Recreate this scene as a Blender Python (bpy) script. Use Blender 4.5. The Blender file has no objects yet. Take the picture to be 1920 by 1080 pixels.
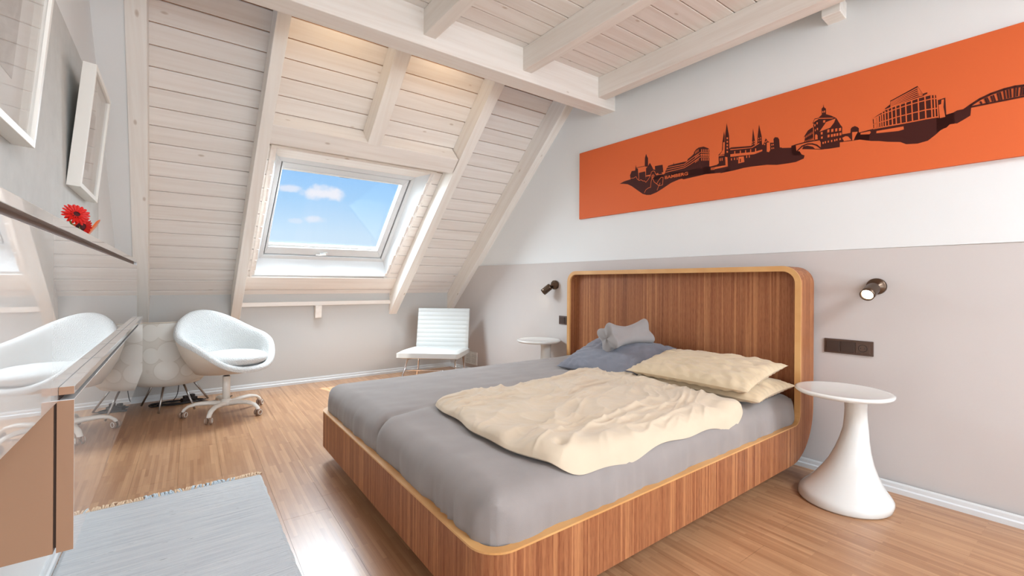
import bpy, math, random, json
from mathutils import Vector, Matrix, noise
random.seed(7)
sc = bpy.context.scene
COL = sc.collection
PI = math.pi

# ------------------------------------------------------------------ camera
H = 1.09
YAW, ROLL, FPX = 0.6254, 0.0059, 833.2
d_ = Vector((math.sin(YAW), math.cos(YAW), 0)); r0 = Vector((math.cos(YAW), -math.sin(YAW), 0)); u0 = Vector((0, 0, 1))
r_ = r0 * math.cos(ROLL) + u0 * math.sin(ROLL); u_ = -r0 * math.sin(ROLL) + u0 * math.cos(ROLL)
cd = bpy.data.cameras.new('camera'); cam = bpy.data.objects.new('camera', cd); COL.objects.link(cam)
cam.matrix_world = Matrix(((r_.x, u_.x, -d_.x, 0), (r_.y, u_.y, -d_.y, 0), (r_.z, u_.z, -d_.z, H), (0, 0, 0, 1)))
cd.sensor_width = 36; cd.lens = FPX * 36 / 1920; cd.shift_y = -9.4 / 1920; cd.clip_start = 0.02
sc.camera = cam

# ------------------------------------------------------------------ view + light
vs = sc.view_settings
vs.view_transform = 'Standard'; vs.look = 'None'; vs.gamma = 1.0; vs.use_curve_mapping = False
vs.exposure = 0.84

def area(name, loc, direction, sx, sy, power, col=(1, 1, 1)):
    l = bpy.data.lights.new(name, 'AREA'); l.shape = 'RECTANGLE'; l.size = sx; l.size_y = sy; l.energy = power; l.color = col
    o = bpy.data.objects.new(name, l); COL.objects.link(o); o.location = loc
    o.rotation_euler = Vector(direction).to_track_quat('-Z', 'Y').to_euler()
    return o
sun = bpy.data.lights.new('sun', 'SUN'); sun.energy = 3.5; sun.angle = 0.009; sun.color = (1, .97, .92)
so = bpy.data.objects.new('sun', sun); COL.objects.link(so); so.rotation_euler = Vector((.30, -.03, -1)).to_track_quat('-Z', 'Y').to_euler()
ZC_ = 2.789
# added fill lamps at the invented rear window and rooflight; daylight at the skylight
area('rear_fill', (1.25, -4.43, 1.25), (0.0, 1, 1.0), 2.9, 1.9, 100, (.76, .89, 1))
area('overhead_fill', (1.75, -1.9, ZC_ + .1), (-.45, .35, -1), 1.7, 1.3, 118, (.76, .89, 1))
area('skylight_daylight', (1.1, 4.62, 2.12), (0, -.66, -.75), 1.0, .8, 55, (.78, .91, 1))

def sky_world():
    w = bpy.data.worlds.new('sky'); sc.world = w; w.use_nodes = True
    nt = w.node_tree; N = nt.nodes; L = nt.links; N.clear()
    out = N.new('ShaderNodeOutputWorld'); bg = N.new('ShaderNodeBackground'); L.new(bg.outputs[0], out.inputs[0])
    tc = N.new('ShaderNodeTexCoord'); sep = N.new('ShaderNodeSeparateXYZ'); L.new(tc.outputs['Generated'], sep.inputs[0])
    cr = N.new('ShaderNodeValToRGB'); L.new(sep.outputs['Z'], cr.inputs[0])
    e = cr.color_ramp.elements
    e[0].position = 0.0; e[0].color = (.74, .88, 1.0, 1); e[1].position = 1.0; e[1].color = (.10, .30, .72, 1)
    for p, c in ((.10, (.60, .81, 1.0, 1)), (.17, (.40, .68, 1.0, 1)), (.26, (.26, .56, 1.0, 1))):
        k = e.new(p); k.color = c
    nz = N.new('ShaderNodeTexNoise'); nz.inputs['Scale'].default_value = 34; nz.inputs['Detail'].default_value = 5; nz.inputs['Roughness'].default_value = .55
    L.new(tc.outputs['Generated'], nz.inputs['Vector'])
    prev = cr.outputs[0]
    def ray(px, py):
        v = d_ + r_ * ((px - 960) / FPX) + u_ * ((530.6 - py) / FPX); return v.normalized()
    for (px, py, sx, sz, amt) in ((608, 363, .043, .013, .95), (545, 353, .022, .0075, .7), (588, 411, .020, .0075, .6), (556, 414, .014, .006, .4)):
        c = ray(px, py)
        sub = N.new('ShaderNodeVectorMath'); sub.operation = 'SUBTRACT'; L.new(tc.outputs['Generated'], sub.inputs[0]); sub.inputs[1].default_value = c
        mul = N.new('ShaderNodeVectorMath'); mul.operation = 'MULTIPLY'; L.new(sub.outputs[0], mul.inputs[0]); mul.inputs[1].default_value = (1 / sx, 1 / sx, 1 / sz)
        ln = N.new('ShaderNodeVectorMath'); ln.operation = 'LENGTH'; L.new(mul.outputs[0], ln.inputs[0])
        ad = N.new('ShaderNodeMath'); ad.operation = 'MULTIPLY_ADD'; L.new(nz.outputs['Fac'], ad.inputs[0]); ad.inputs[1].default_value = -1.9; L.new(ln.outputs['Value'], ad.inputs[2])
        mr = N.new('ShaderNodeMapRange'); mr.interpolation_type = 'SMOOTHSTEP'; L.new(ad.outputs[0], mr.inputs['Value'])
        mr.inputs['From Min'].default_value = -.45; mr.inputs['From Max'].default_value = .35; mr.inputs['To Min'].default_value = amt; mr.inputs['To Max'].default_value = 0
        mx = N.new('ShaderNodeMix'); mx.data_type = 'RGBA'; L.new(mr.outputs[0], mx.inputs[0]); L.new(prev, mx.inputs[6]); mx.inputs[7].default_value = (.90, .91, .98, 1)
        prev = mx.outputs[2]
    L.new(prev, bg.inputs['Color']); bg.inputs['Strength'].default_value = .56
sky_world()

# ------------------------------------------------------------------ materials
def s2l(c):
    return tuple((x / 255 / 12.92) if x <= 10 else ((x / 255 + .055) / 1.055) ** 2.4 for x in c) + (1,)
MATS = {}
class NT:
    def __init__(s, name):
        m = bpy.data.materials.new(name); m.use_nodes = True; s.m = m; s.nt = m.node_tree; s.N = s.nt.nodes; s.L = s.nt.links
        s.b = s.N['Principled BSDF']; MATS[name] = m
    def new(s, t, **kw):
        n = s.N.new(t)
        for k, v in kw.items():
            if k in n.inputs: n.inputs[k].default_value = v
            else: setattr(n, k, v)
        return n
    def link(s, a, b): s.L.new(a, b)
    def coords(s, scale=(1, 1, 1), kind='Object', rnd=0):
        tc = s.new('ShaderNodeTexCoord'); v = tc.outputs[kind]
        if rnd:
            oi = s.new('ShaderNodeObjectInfo'); mu = s.new('ShaderNodeMath', operation='MULTIPLY'); mu.inputs[1].default_value = rnd; s.link(oi.outputs['Random'], mu.inputs[0])
            cb = s.new('ShaderNodeCombineXYZ'); [s.link(mu.outputs[0], cb.inputs[i]) for i in range(3)]
            ad = s.new('ShaderNodeVectorMath', operation='ADD'); s.link(v, ad.inputs[0]); s.link(cb.outputs[0], ad.inputs[1]); v = ad.outputs[0]
        mp = s.new('ShaderNodeMapping'); mp.inputs['Scale'].default_value = scale; s.link(v, mp.inputs['Vector']); return mp.outputs[0]
    def noise(s, vec, scale=5, detail=4, rough=.5, dist=0):
        n = s.new('ShaderNodeTexNoise'); n.inputs['Scale'].default_value = scale; n.inputs['Detail'].default_value = detail
        n.inputs['Roughness'].default_value = rough; n.inputs['Distortion'].default_value = dist; s.link(vec, n.inputs['Vector']); return n.outputs['Fac']
    def ramp(s, fac, stops):
        n = s.new('ShaderNodeValToRGB'); e = n.color_ramp.elements
        e[0].position, e[0].color = stops[0]; e[1].position, e[1].color = stops[-1]
        for p, c in stops[1:-1]:
            k = e.new(p); k.color = c
        s.link(fac, n.inputs[0]); return n.outputs[0]
    def mix(s, fac, a, b, mode='MIX'):
        n = s.new('ShaderNodeMix', data_type='RGBA', blend_type=mode)
        for val, i in ((fac, 0), (a, 6), (b, 7)):
            if hasattr(val, 'is_output') or hasattr(val, 'links'): s.link(val, n.inputs[i])
            else: n.inputs[i].default_value = val
        return n.outputs[2]
    def bump(s, fac, strength=.2, dist=.01):
        n = s.new('ShaderNodeBump'); n.inputs['Strength'].default_value = strength; n.inputs['Distance'].default_value = dist
        s.link(fac, n.inputs['Height']); s.link(n.outputs[0], s.b.inputs['Normal'])
    def base(s, c):
        if isinstance(c, tuple): s.b.inputs['Base Color'].default_value = c
        else: s.link(c, s.b.inputs['Base Color'])
    def set(s, **kw):
        for k, v in kw.items(): s.b.inputs[k.replace('_', ' ')].default_value = v
        return s

def plain(name, rgb, rough=.5, metal=0, spec=.5, coat=0, bump=None):
    n = NT(name); n.base(s2l(rgb)); n.set(Roughness=rough, Metallic=metal); n.b.inputs['Specular IOR Level'].default_value = spec
    if coat: n.b.inputs['Coat Weight'].default_value = coat; n.b.inputs['Coat Roughness'].default_value = .04
    if bump: n.bump(n.noise(n.coords(), *bump[:2]), *bump[2:])
    return n.m

def paint(name, rgb, amp=.03):
    n = NT(name); v = n.coords()
    f = n.noise(v, 1.3, 3); c = s2l(rgb)
    n.base(n.ramp(f, [(.3, tuple(x * (1 - amp) for x in c[:3]) + (1,)), (.7, tuple(min(1, x * (1 + amp)) for x in c[:3]) + (1,))]))
    n.bump(n.noise(v, 160, 3), .06, .004); n.set(Roughness=.85); n.b.inputs['Specular IOR Level'].default_value = .25
paint('wall_white', (233, 233, 231), .015); paint('wall_greige', (207, 199, 194)); paint('wall_knee', (204, 202, 198), .015)
def concrete():
    n = NT('concrete'); v = n.coords(); f = n.noise(v, 9, 8, .65); g = n.noise(v, 2, 4)
    a = n.ramp(f, [(.3, s2l((188, 188, 184))), (.7, s2l((212, 212, 208)))])
    n.base(n.mix(g, a, s2l((205, 202, 196)))); n.bump(n.noise(v, 90, 4), .15, .004); n.set(Roughness=.8)
concrete()
def washed(name, a, b, axis=0, rough=.55):
    # white-washed spruce: grain along one local axis
    n = NT(name); sc_ = [26, 26, 26]; sc_[axis] = 1.1
    v = n.coords(tuple(sc_), rnd=37)
    f = n.noise(v, 1.0, 6, .55, .6)
    c = n.ramp(f, [(.30, s2l(a)), (.55, s2l(b)), (.8, s2l(tuple(min(255, x + 6) for x in b)))])
    sk = [4.2, 4.2, 4.2]; sk[axis] = 1.9
    kn = n.new('ShaderNodeTexVoronoi'); kn.inputs['Scale'].default_value = 1.6; n.link(n.coords(tuple(sk), rnd=51), kn.inputs['Vector'])
    kf = n.ramp(kn.outputs['Distance'], [(.0, (.75, .75, .75, 1)), (.045, (.5, .5, .5, 1)), (.075, (0, 0, 0, 1))])
    c = n.mix(kf, c, s2l((186, 164, 142)))
    oi = n.new('ShaderNodeObjectInfo'); tint = n.ramp(oi.outputs['Random'], [(0, (.95, .94, .93, 1)), (1, (1, 1, 1, 1))])
    n.base(n.mix(1.0, c, tint, 'MULTIPLY')); n.bump(f, .05, .003); n.set(Roughness=rough); n.b.inputs['Specular IOR Level'].default_value = .35
washed('board_wood', (236, 226, 217), (243, 236, 229), 0); washed('beam_x', (238, 228, 218), (245, 238, 230), 0); washed('beam_y', (238, 229, 219), (245, 239, 231), 1)
plain('groove_wood', (186, 128, 84), .8)
def walnut():
    n = NT('walnut')
    f = n.noise(n.coords((17, 17, .12)), 1, 3, .55); g = n.noise(n.coords((95, 95, 1.4)), 1, 6, .6); p = n.noise(n.coords((260, 260, 26)), 1, 2)
    a = n.ramp(f, [(.28, s2l((112, 58, 34))), (.44, s2l((152, 90, 56))), (.52, s2l((136, 76, 46))), (.57, s2l((206, 142, 92))), (.61, s2l((146, 84, 52))), (.75, s2l((128, 70, 42)))])
    c = n.mix(.45, a, n.ramp(g, [(.3, s2l((110, 56, 34))), (.7, s2l((196, 138, 94)))]))
    n.base(n.mix(.18, c, n.ramp(p, [(.35, s2l((84, 42, 26))), (.6, s2l((182, 120, 80)))])))
    n.bump(g, .04, .002); n.set(Roughness=.45); n.b.inputs['Specular IOR Level'].default_value = .25
walnut()
def ply():
    n = NT('ply_edge'); f = n.noise(n.coords((5, 5, 5)), 1, 4); n.base(n.ramp(f, [(.3, s2l((206, 150, 90))), (.7, s2l((220, 170, 110)))])); n.set(Roughness=.4)
ply()
def parquet():
    n = NT('parquet'); tc = n.new('ShaderNodeTexCoord'); sp = n.new('ShaderNodeSeparateXYZ')
    geo = n.new('ShaderNodeNewGeometry'); n.link(geo.outputs['Position'], sp.inputs[0])
    cb = n.new('ShaderNodeCombineXYZ'); n.link(sp.outputs['Y'], cb.inputs[0]); n.link(sp.outputs['X'], cb.inputs[1])
    cols = []
    for k, (w, hh, off, c1, c2) in enumerate(((.37, .0172, .37, (146, 98, 66), (204, 158, 118)), (.23, .0344, .61, (162, 114, 78), (188, 142, 102)))):
        b = n.new('ShaderNodeTexBrick'); b.offset = off; b.offset_frequency = 3; b.squash = 1.6 if k == 0 else 1; b.squash_frequency = 5
        b.inputs['Scale'].default_value = 1; b.inputs['Brick Width'].default_value = w; b.inputs['Row Height'].default_value = hh
        b.inputs['Mortar Size'].default_value = .00035 if k == 0 else 0; b.inputs['Mortar Smooth'].default_value = .3; b.inputs['Bias'].default_value = 0
        b.inputs['Color1'].default_value = s2l(c1); b.inputs['Color2'].default_value = s2l(c2); b.inputs['Mortar'].default_value = s2l((120, 78, 50))
        n.link(cb.outputs[0], b.inputs['Vector']); cols.append(b.outputs['Color'])
    g = n.noise(n.coords((70, 3, 70), 'Object'), 1, 5); c = n.mix(.4, cols[0], cols[1])
    n.base(n.mix(.25, c, n.ramp(g, [(.3, s2l((148, 100, 66))), (.7, s2l((200, 158, 120)))])))
    n.set(Roughness=.30); n.b.inputs['Specular IOR Level'].default_value = .7
parquet()
def cloth(name, rgb, amp=.06, scale=420, rough=.9, sheen=.2):
    n = NT(name); c = s2l(rgb); v = n.coords(); f = n.noise(v, 6, 4)
    n.base(n.ramp(f, [(.3, tuple(x * (1 - amp) for x in c[:3]) + (1,)), (.7, tuple(min(1, x * (1 + amp)) for x in c[:3]) + (1,))]))
    n.bump(n.noise(v, scale, 2), .25, .0012); n.set(Roughness=rough); n.b.inputs['Sheen Weight'].default_value = sheen; n.b.inputs['Specular IOR Level'].default_value = .2
cloth('sheet_grey', (150, 141, 136)); cloth('duvet_cream', (212, 193, 168), .04); cloth('pillow_cream', (212, 190, 158), .05)
cloth('pillow_blue', (126, 127, 136), .08); cloth('cushion_grey', (158, 151, 148), .05)
def boucle():
    n = NT('boucle'); v = n.coords(); n.base(s2l((214, 214, 211))); k = n.new('ShaderNodeTexVoronoi'); k.inputs['Scale'].default_value = 150; n.link(v, k.inputs['Vector'])
    n.bump(k.outputs['Distance'], .7, .006); n.set(Roughness=.95); n.b.inputs['Sheen Weight'].default_value = .3
boucle()
def rugmat():
    n = NT('rug_weave'); v = n.coords((3, 150, 1)); f = n.noise(v, 1, 4, .6); g = n.noise(n.coords((16, 110, 1)), 1, 3)
    c = n.ramp(f, [(.3, s2l((184, 186, 189))), (.55, s2l((206, 207, 207))), (.75, s2l((216, 215, 212)))])
    c = n.mix(n.ramp(g, [(.68, (0, 0, 0, 1)), (.76, (1, 1, 1, 1))]), c, s2l((132, 132, 134))); n.base(c)
    n.bump(f, .6, .006); n.set(Roughness=.95)
rugmat()
plain('fringe_cream', (226, 196, 164), .9); plain('fringe_blue', (196, 206, 212), .9)
plain('gloss_white', (228, 228, 226), .006, spec=.9, coat=1.0); _b = MATS['gloss_white'].node_tree.nodes['Principled BSDF']; _b.inputs['Coat IOR'].default_value = 1.6; _b.inputs['Coat Roughness'].default_value = .006; plain('cabinet_brown', (152, 114, 86), .45); plain('groove_brown', (104, 74, 54), .6); plain('dark_gap', (58, 38, 26), .8)
plain('lacquer_white', (226, 224, 218), .16, coat=.5); plain('white_paint', (222, 224, 224), .4); plain('white_plastic', (236, 236, 232), .4)
plain('chrome', (225, 225, 228), .12, metal=1); plain('steel', (170, 165, 160), .3, metal=1); plain('lamp_bronze', (98, 80, 66), .32, metal=.85)
plain('switch_brown', (86, 64, 52), .45); plain('switch_rocker', (66, 47, 38), .4); plain('switch_dark', (46, 34, 28), .6)
plain('leather_white', (204, 205, 202), .42); plain('leather_seam', (206, 205, 202), .5); plain('chair_beige', (214, 200, 184), .5); plain('chair_metal', (232, 226, 216), .35)
plain('caster_brown', (150, 122, 102), .5); plain('cable_black', (34, 28, 26), .5)
plain('orange_paint', (222, 104, 54), .62, spec=.3); plain('print_brown', (66, 20, 12), .6, spec=.3); plain('print_grey', (70, 58, 52), .6, spec=.3)
plain('petal_red', (214, 22, 10), .55); plain('flower_dark', (70, 6, 8), .7); plain('stem_green', (120, 132, 52), .6); plain('vase_orange', (226, 104, 34), .3, coat=.3)
plain('gasket_grey', (120, 124, 126), .6); plain('latch_blue', (140, 158, 172), .4); plain('roof_outer', (120, 90, 80), .9); plain('mat_white', (238, 236, 231), .8); plain('frame_white', (236, 231, 222), .45)
plain('grille_dark', (128, 116, 104), .7); plain('facade', (214, 206, 196), .9)
def printart(name, a, b):
    n = NT(name); f = n.noise(n.coords(), 7, 6, .6, 1.5); n.base(n.ramp(f, [(.3, s2l(a)), (.7, s2l(b))])); n.set(Roughness=.7)
printart('art_grey', (168, 160, 152), (214, 208, 200))
def glass(name, k):
    n = NT(name); N = n.N; N.remove(n.b); out = [x for x in N if x.type == 'OUTPUT_MATERIAL'][0]
    tr = n.new('ShaderNodeBsdfTransparent'); gl = n.new('ShaderNodeBsdfGlossy'); gl.inputs['Roughness'].default_value = .02
    lw = n.new('ShaderNodeLayerWeight'); lw.inputs['Blend'].default_value = .5; pw = n.new('ShaderNodeMath', operation='POWER'); n.link(lw.outputs['Facing'], pw.inputs[0]); pw.inputs[1].default_value = 5
    fr = n.new('ShaderNodeMath', operation='MULTIPLY_ADD'); n.link(pw.outputs[0], fr.inputs[0]); fr.inputs[1].default_value = k; fr.inputs[2].default_value = .02; mx = n.new('ShaderNodeMixShader')
    n.link(fr.outputs[0], mx.inputs[0]); n.link(tr.outputs[0], mx.inputs[1]); n.link(gl.outputs[0], mx.inputs[2]); n.link(mx.outputs[0], out.inputs[0])
glass('glass', .15); glass('picture_glass', .95)
def dots():
    # off-white upholstery printed with large overlapping pale discs
    n = NT('dot_print'); v = n.coords((6.2, 6.2, 6.2)); k = n.new('ShaderNodeTexVoronoi'); k.inputs['Scale'].default_value = 1; k.inputs['Randomness'].default_value = .3; n.link(v, k.inputs['Vector'])
    n.base(n.ramp(k.outputs['Distance'], [(.0, s2l((226, 222, 214))), (.50, s2l((222, 217, 208))), (.53, s2l((204, 196, 184))), (.56, s2l((212, 205, 194))), (.75, s2l((214, 207, 196)))])); n.set(Roughness=.6)
dots()
def emit(name, col, st):
    n = NT(name); n.b.inputs['Emission Color'].default_value = col + (1,); n.b.inputs['Emission Strength'].default_value = st; n.base((.9, .9, .9, 1))
emit('bulb', (1, .86, .62), 14)
M = MATS

# ------------------------------------------------------------------ mesh helpers
class MB:
    def __init__(s): s.v = []; s.f = []; s.mi = []; s.sm = []
    def add(s, vs, fs, mi=0, sm=False):
        o = len(s.v); s.v += [tuple(v) for v in vs]
        for f in fs: s.f.append(tuple(i + o for i in f)); s.mi.append(mi); s.sm.append(sm)
        return s
    def box(s, x0, x1, y0, y1, z0, z1, mi=0, T=None):
        vs = [Vector(p) for p in ((x0, y0, z0), (x1, y0, z0), (x1, y1, z0), (x0, y1, z0), (x0, y0, z1), (x1, y0, z1), (x1, y1, z1), (x0, y1, z1))]
        if T: vs = [T @ p for p in vs]
        return s.add(vs, [(0, 3, 2, 1), (4, 5, 6, 7), (0, 1, 5, 4), (1, 2, 6, 5), (2, 3, 7, 6), (3, 0, 4, 7)], mi)
    def hexa(s, q0, q1, mi=0):
        # two quads (same winding) joined
        return s.add(list(q0) + list(q1), [(3, 2, 1, 0), (4, 5, 6, 7), (0, 1, 5, 4), (1, 2, 6, 5), (2, 3, 7, 6), (3, 0, 4, 7)], mi)
    def prism(s, poly, axis, a, b, mi=0):
        # poly of 2D points, extruded along axis (0,1,2) from a to b
        def P(p, t):
            l = list(p); l.insert(axis, t); return l
        n = len(poly); vs = [P(p, a) for p in poly] + [P(p, b) for p in poly]
        fs = [tuple(range(n))[::-1], tuple(range(n, 2 * n))] + [(i, (i + 1) % n, n + (i + 1) % n, n + i) for i in range(n)]
        return s.add(vs, fs, mi)
    def tube(s, pts, rad, n=8, mi=0, closed=False, cap=True):
        pts = [Vector(p) for p in pts]; rads = rad if isinstance(rad, (list, tuple)) else [rad] * len(pts)
        vs = []; m = len(pts); ref = None
        for i, p in enumerate(pts):
            a = pts[(i - 1) % m] if (closed or i) else p; b = pts[(i + 1) % m] if (closed or i < m - 1) else p
            t = (b - a).normalized()
            if ref is None: ref = t.orthogonal().normalized()
            ref = (ref - t * ref.dot(t)).normalized(); bi = t.cross(ref)
            for k in range(n):
                an = 2 * PI * k / n; vs.append(p + (ref * math.cos(an) + bi * math.sin(an)) * rads[i])
        fs = []
        for i in range(m if closed else m - 1):
            for k in range(n):
                j = (i + 1) % m; fs.append((i * n + k, i * n + (k + 1) % n, j * n + (k + 1) % n, j * n + k))
        if cap and not closed: fs += [tuple(range(n))[::-1], tuple(range((m - 1) * n, m * n))]
        return s.add(vs, fs, mi, True)
    def lathe(s, prof, n=32, mi=0, T=None, off=None):
        vs = []
        for i, (r, z) in enumerate(prof):
            ox, oy = off[i] if off else (0, 0)
            for k in range(n):
                an = 2 * PI * k / n; p = Vector((ox + r * math.cos(an), oy + r * math.sin(an), z)); vs.append(T @ p if T else p)
        fs = []
        for i in range(len(prof) - 1):
            for k in range(n): fs.append((i * n + k, i * n + (k + 1) % n, (i + 1) * n + (k + 1) % n, (i + 1) * n + k))
        fs += [tuple(range(n))[::-1], tuple(range((len(prof) - 1) * n, len(prof) * n))]
        return s.add(vs, fs, mi, True)
    def grid(s, nu, nv, fn, mi=0, wrapu=False, sm=True, flip=False):
        vs = [fn(i, j) for j in range(nv) for i in range(nu)]; fs = []
        for j in range(nv - 1):
            for i in range(nu if wrapu else nu - 1):
                q = (j * nu + i, j * nu + (i + 1) % nu, (j + 1) * nu + (i + 1) % nu, (j + 1) * nu + i); fs.append(q[::-1] if flip else q)
        return s.add(vs, fs, mi, sm)
    def mesh(s, name, mats):
        me = bpy.data.meshes.new(name); me.from_pydata(s.v, [], s.f)
        for m in (mats if isinstance(mats, (list, tuple)) else [mats]): me.materials.append(M[m])
        me.polygons.foreach_set('material_index', s.mi); me.polygons.foreach_set('use_smooth', s.sm); me.update(); return me
    def build(s, name, mats, parent=None, loc=(0, 0, 0), rot=(0, 0, 0), bevel=0, seg=2, weld=False):
        o = bpy.data.objects.new(name, s.mesh(name, mats)); COL.objects.link(o); o.location = loc; o.rotation_euler = rot
        if parent: o.parent = parent
        if bevel:
            b = o.modifiers.new('bevel', 'BEVEL'); b.width = bevel; b.segments = seg; b.limit_method = 'ANGLE'; b.angle_limit = .6
        return o
def tag(o, label=None, cat=None, group=None, kind=None):
    for k, v in (('label', label), ('category', cat), ('group', group), ('kind', kind)):
        if v: o[k] = v
    return o
def thing(name, label, cat, loc=(0, 0, 0), rot=(0, 0, 0), group=None):
    o = bpy.data.objects.new(name, None); COL.objects.link(o); o.location = loc; o.rotation_euler = rot; o.empty_display_size = .1
    return tag(o, label, cat, group)
def share(src, name, parent, loc, rot=(0, 0, 0), scale=(1, 1, 1)):
    o = bpy.data.objects.new(name, src.data); COL.objects.link(o); o.location = loc; o.rotation_euler = rot; o.scale = scale; o.parent = parent
    for md in src.modifiers:
        b = o.modifiers.new(md.name, md.type); b.width = md.width; b.segments = md.segments; b.limit_method = md.limit_method; b.angle_limit = md.angle_limit
    return o
def copy_tree(o, parent=None):
    c = o.copy(); COL.objects.link(c); c.parent = parent
    for ch in [x for x in COL.objects if x.parent == o]: copy_tree(ch, c)
    return c
def arc(cx, cy, r, a0, a1, n=8):
    return [(cx + r * math.cos(a0 + (a1 - a0) * i / n), cy + r * math.sin(a0 + (a1 - a0) * i / n)) for i in range(n + 1)]

# ------------------------------------------------------------------ frames of reference of the room
AR, WN = -.0578, 3.0634                    # bed wall: slightly out of square
nR = Vector((math.cos(AR), -math.sin(AR), 0)); tR = Vector((math.sin(AR), math.cos(AR), 0)); ROTR = (0, 0, -AR)
def WP(t, off=0, z=0): return nR * (WN - off) + tR * t + Vector((0, 0, z))
AS, SN = -.02, -.382                       # sideboard wall
nS = Vector((math.cos(AS), -math.sin(AS), 0)); tS = Vector((math.sin(AS), math.cos(AS), 0)); ROTS = (0, 0, -AS)
def SP(t, off=0, z=0): return nS * (SN + off) + tS * t + Vector((0, 0, z))
TH, YK, ZK = math.radians(44), 5.17, .96   # roof slope
RP0 = Vector((0, YK, ZK)); sd = Vector((0, -math.cos(TH), math.sin(TH))); rn = Vector((0, math.sin(TH), math.cos(TH)))
ROOFROT = (PI - TH, 0, 0)                  # local x = room X, y = up the slope, z = towards the room
def RF(x, s, h=0): return Vector((x, 0, 0)) + RP0 + sd * s - rn * h
DR = .037                                  # sideways run of the rafters per metre of slope
BROT = (0, 0, .0132)                       # bed
ZC = 2.789
# ================================================================== STRUCTURE
Y0 = -4.5
# ---- floor: sub-floor with parquet planks lying on it
fl = tag(MB().box(-.62, 3.45, Y0 - .1, 5.3, -.12, -.006).build('floor', 'dark_gap'), kind='structure')
edges = [.345 + .2 * k for k in range(-5, 16)]
rr = random.Random(3)
for i in range(len(edges) - 1):
    x0, x1 = edges[i], edges[i + 1]
    if x0 < -.7: continue
    cuts = [Y0]; y = 2.25 - 2.4 * 3 + (0 if abs(x0 - .345) < .01 else rr.uniform(0, 2.2))
    while y < 5.2:
        if y > Y0 + .3 and y < 5.0: cuts.append(y)
        y += 2.4
    cuts.append(5.25)
    for a, b in zip(cuts[:-1], cuts[1:]):
        MB().box(x0 + .0004, x1 - .0004, a + .0005, b - .0005, -.02, 0).build('plank', 'parquet', fl)

# ---- walls
gable = [(Y0 - .2, 1.291), (4.97, 1.291), (2.99, 3.2), (Y0 - .2, 3.2)]
wr = MB().prism(gable, 0, 0, .2).build('wall_right', 'wall_white', loc=WP(0), rot=ROTR); tag(wr, kind='structure')
def lower_off(t): return -.005 + .024 * t / 4.4
lp = [(Y0 - .2, 0), (5.24, 0), (5.24, .98), (5.0, 1.25), (4.96, 1.29), (Y0 - .2, 1.29)]; n_ = len(lp)
MB().add([(-lower_off(t), t, z) for t, z in lp] + [(.2, t, z) for t, z in lp], [tuple(range(n_)), tuple(range(n_, 2 * n_))[::-1]] + [(i, n_ + i, n_ + (i + 1) % n_, (i + 1) % n_) for i in range(n_)]).build('lower_wall_panel', 'wall_greige', wr)
wl = tag(MB().prism([(Y0 - .2, 0), (5.3, 0), (5.3, .97), (2.99, 3.2), (Y0 - .2, 3.2)], 0, -.2, 0).build('wall_left', 'wall_white', loc=SP(0), rot=ROTS), kind='structure')
MB().box(0, .004, -1.4, 3.603, 1.0, 2.163).build('concrete_panel', 'concrete', wl)
_q = [(-.8, -.3), (-.397 + DR * -.3, -.3), (-.397 + DR * 3.4, 3.4), (-.8, 3.4)]
_w = SP(0); _inf = MB().hexa([tuple(RF(x, q, -.01)) for x, q in _q], [tuple(RF(x, q, .172)) for x, q in _q])
_M = (Matrix.Translation(_w) @ Matrix.Rotation(ROTS[2], 4, 'Z')).inverted(); _inf.v = [tuple(_M @ Vector(p)) for p in _inf.v]; _inf.build('plaster_infill', 'wall_white', wl)
wb = tag(MB().box(-.62, 3.1, YK, YK + .2, 0, .985).build('wall_back', 'wall_knee'), kind='structure')
wf = MB(); WX0, WX1, WZ0, WZ1 = -.25, 2.75, .15, 2.45
for bx in ((-.9, WX0, 0, 3.2), (WX1, 3.6, 0, 3.2), (WX0, WX1, 0, WZ0), (WX0, WX1, WZ1, 3.2)): wf.box(bx[0], bx[1], Y0 - .25, Y0, bx[2], bx[3])
wf = tag(wf.build('wall_front', 'wall_white'), kind='structure')
w2 = tag(bpy.data.objects.new('added_window_2', None), kind='structure'); COL.objects.link(w2); w2.location = ((WX0 + WX1) / 2, Y0 - .12, WZ0)  # unseen window added behind the camera for frontal fill light
hw = (WX1 - WX0) / 2; hh = WZ1 - WZ0
MB().box(-hw, hw, -.03, .03, 0, .07).box(-hw, hw, -.03, .03, hh - .07, hh).box(-hw, -hw + .07, -.03, .03, .07, hh - .07).box(hw - .07, hw, -.03, .03, .07, hh - .07).box(-.04, .04, -.03, .03, .07, hh - .07).build('window_frame', 'white_paint', w2)
MB().box(-hw + .07, -.04, -.004, .004, .07, hh - .07).build('pane', 'glass', w2); MB().box(.04, hw - .07, -.004, .004, .07, hh - .07).build('pane', 'glass', w2)

# ---- baseboards (stepped profile)
def bprof(s): return [(0, 0), (0, .055), (s * -.006, .055), (s * -.009, .047), (s * -.010, .030), (s * -.016, .024), (s * -.016, 0)]
o = MB().prism([(x - .015, z) for x, z in bprof(1)], 1, Y0, 5.28).build('baseboard_right', 'white_paint', loc=WP(0), rot=ROTR); tag(o, kind='structure')
o = MB().prism(bprof(-1), 1, Y0, 5.28).build('baseboard_left', 'white_paint', loc=SP(0), rot=ROTS); tag(o, kind='structure')
o = MB().prism([(YK + y, z) for y, z in bprof(1)], 0, -.6, 3.0).build('baseboard_back', 'white_paint'); tag(o, kind='structure')

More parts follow.
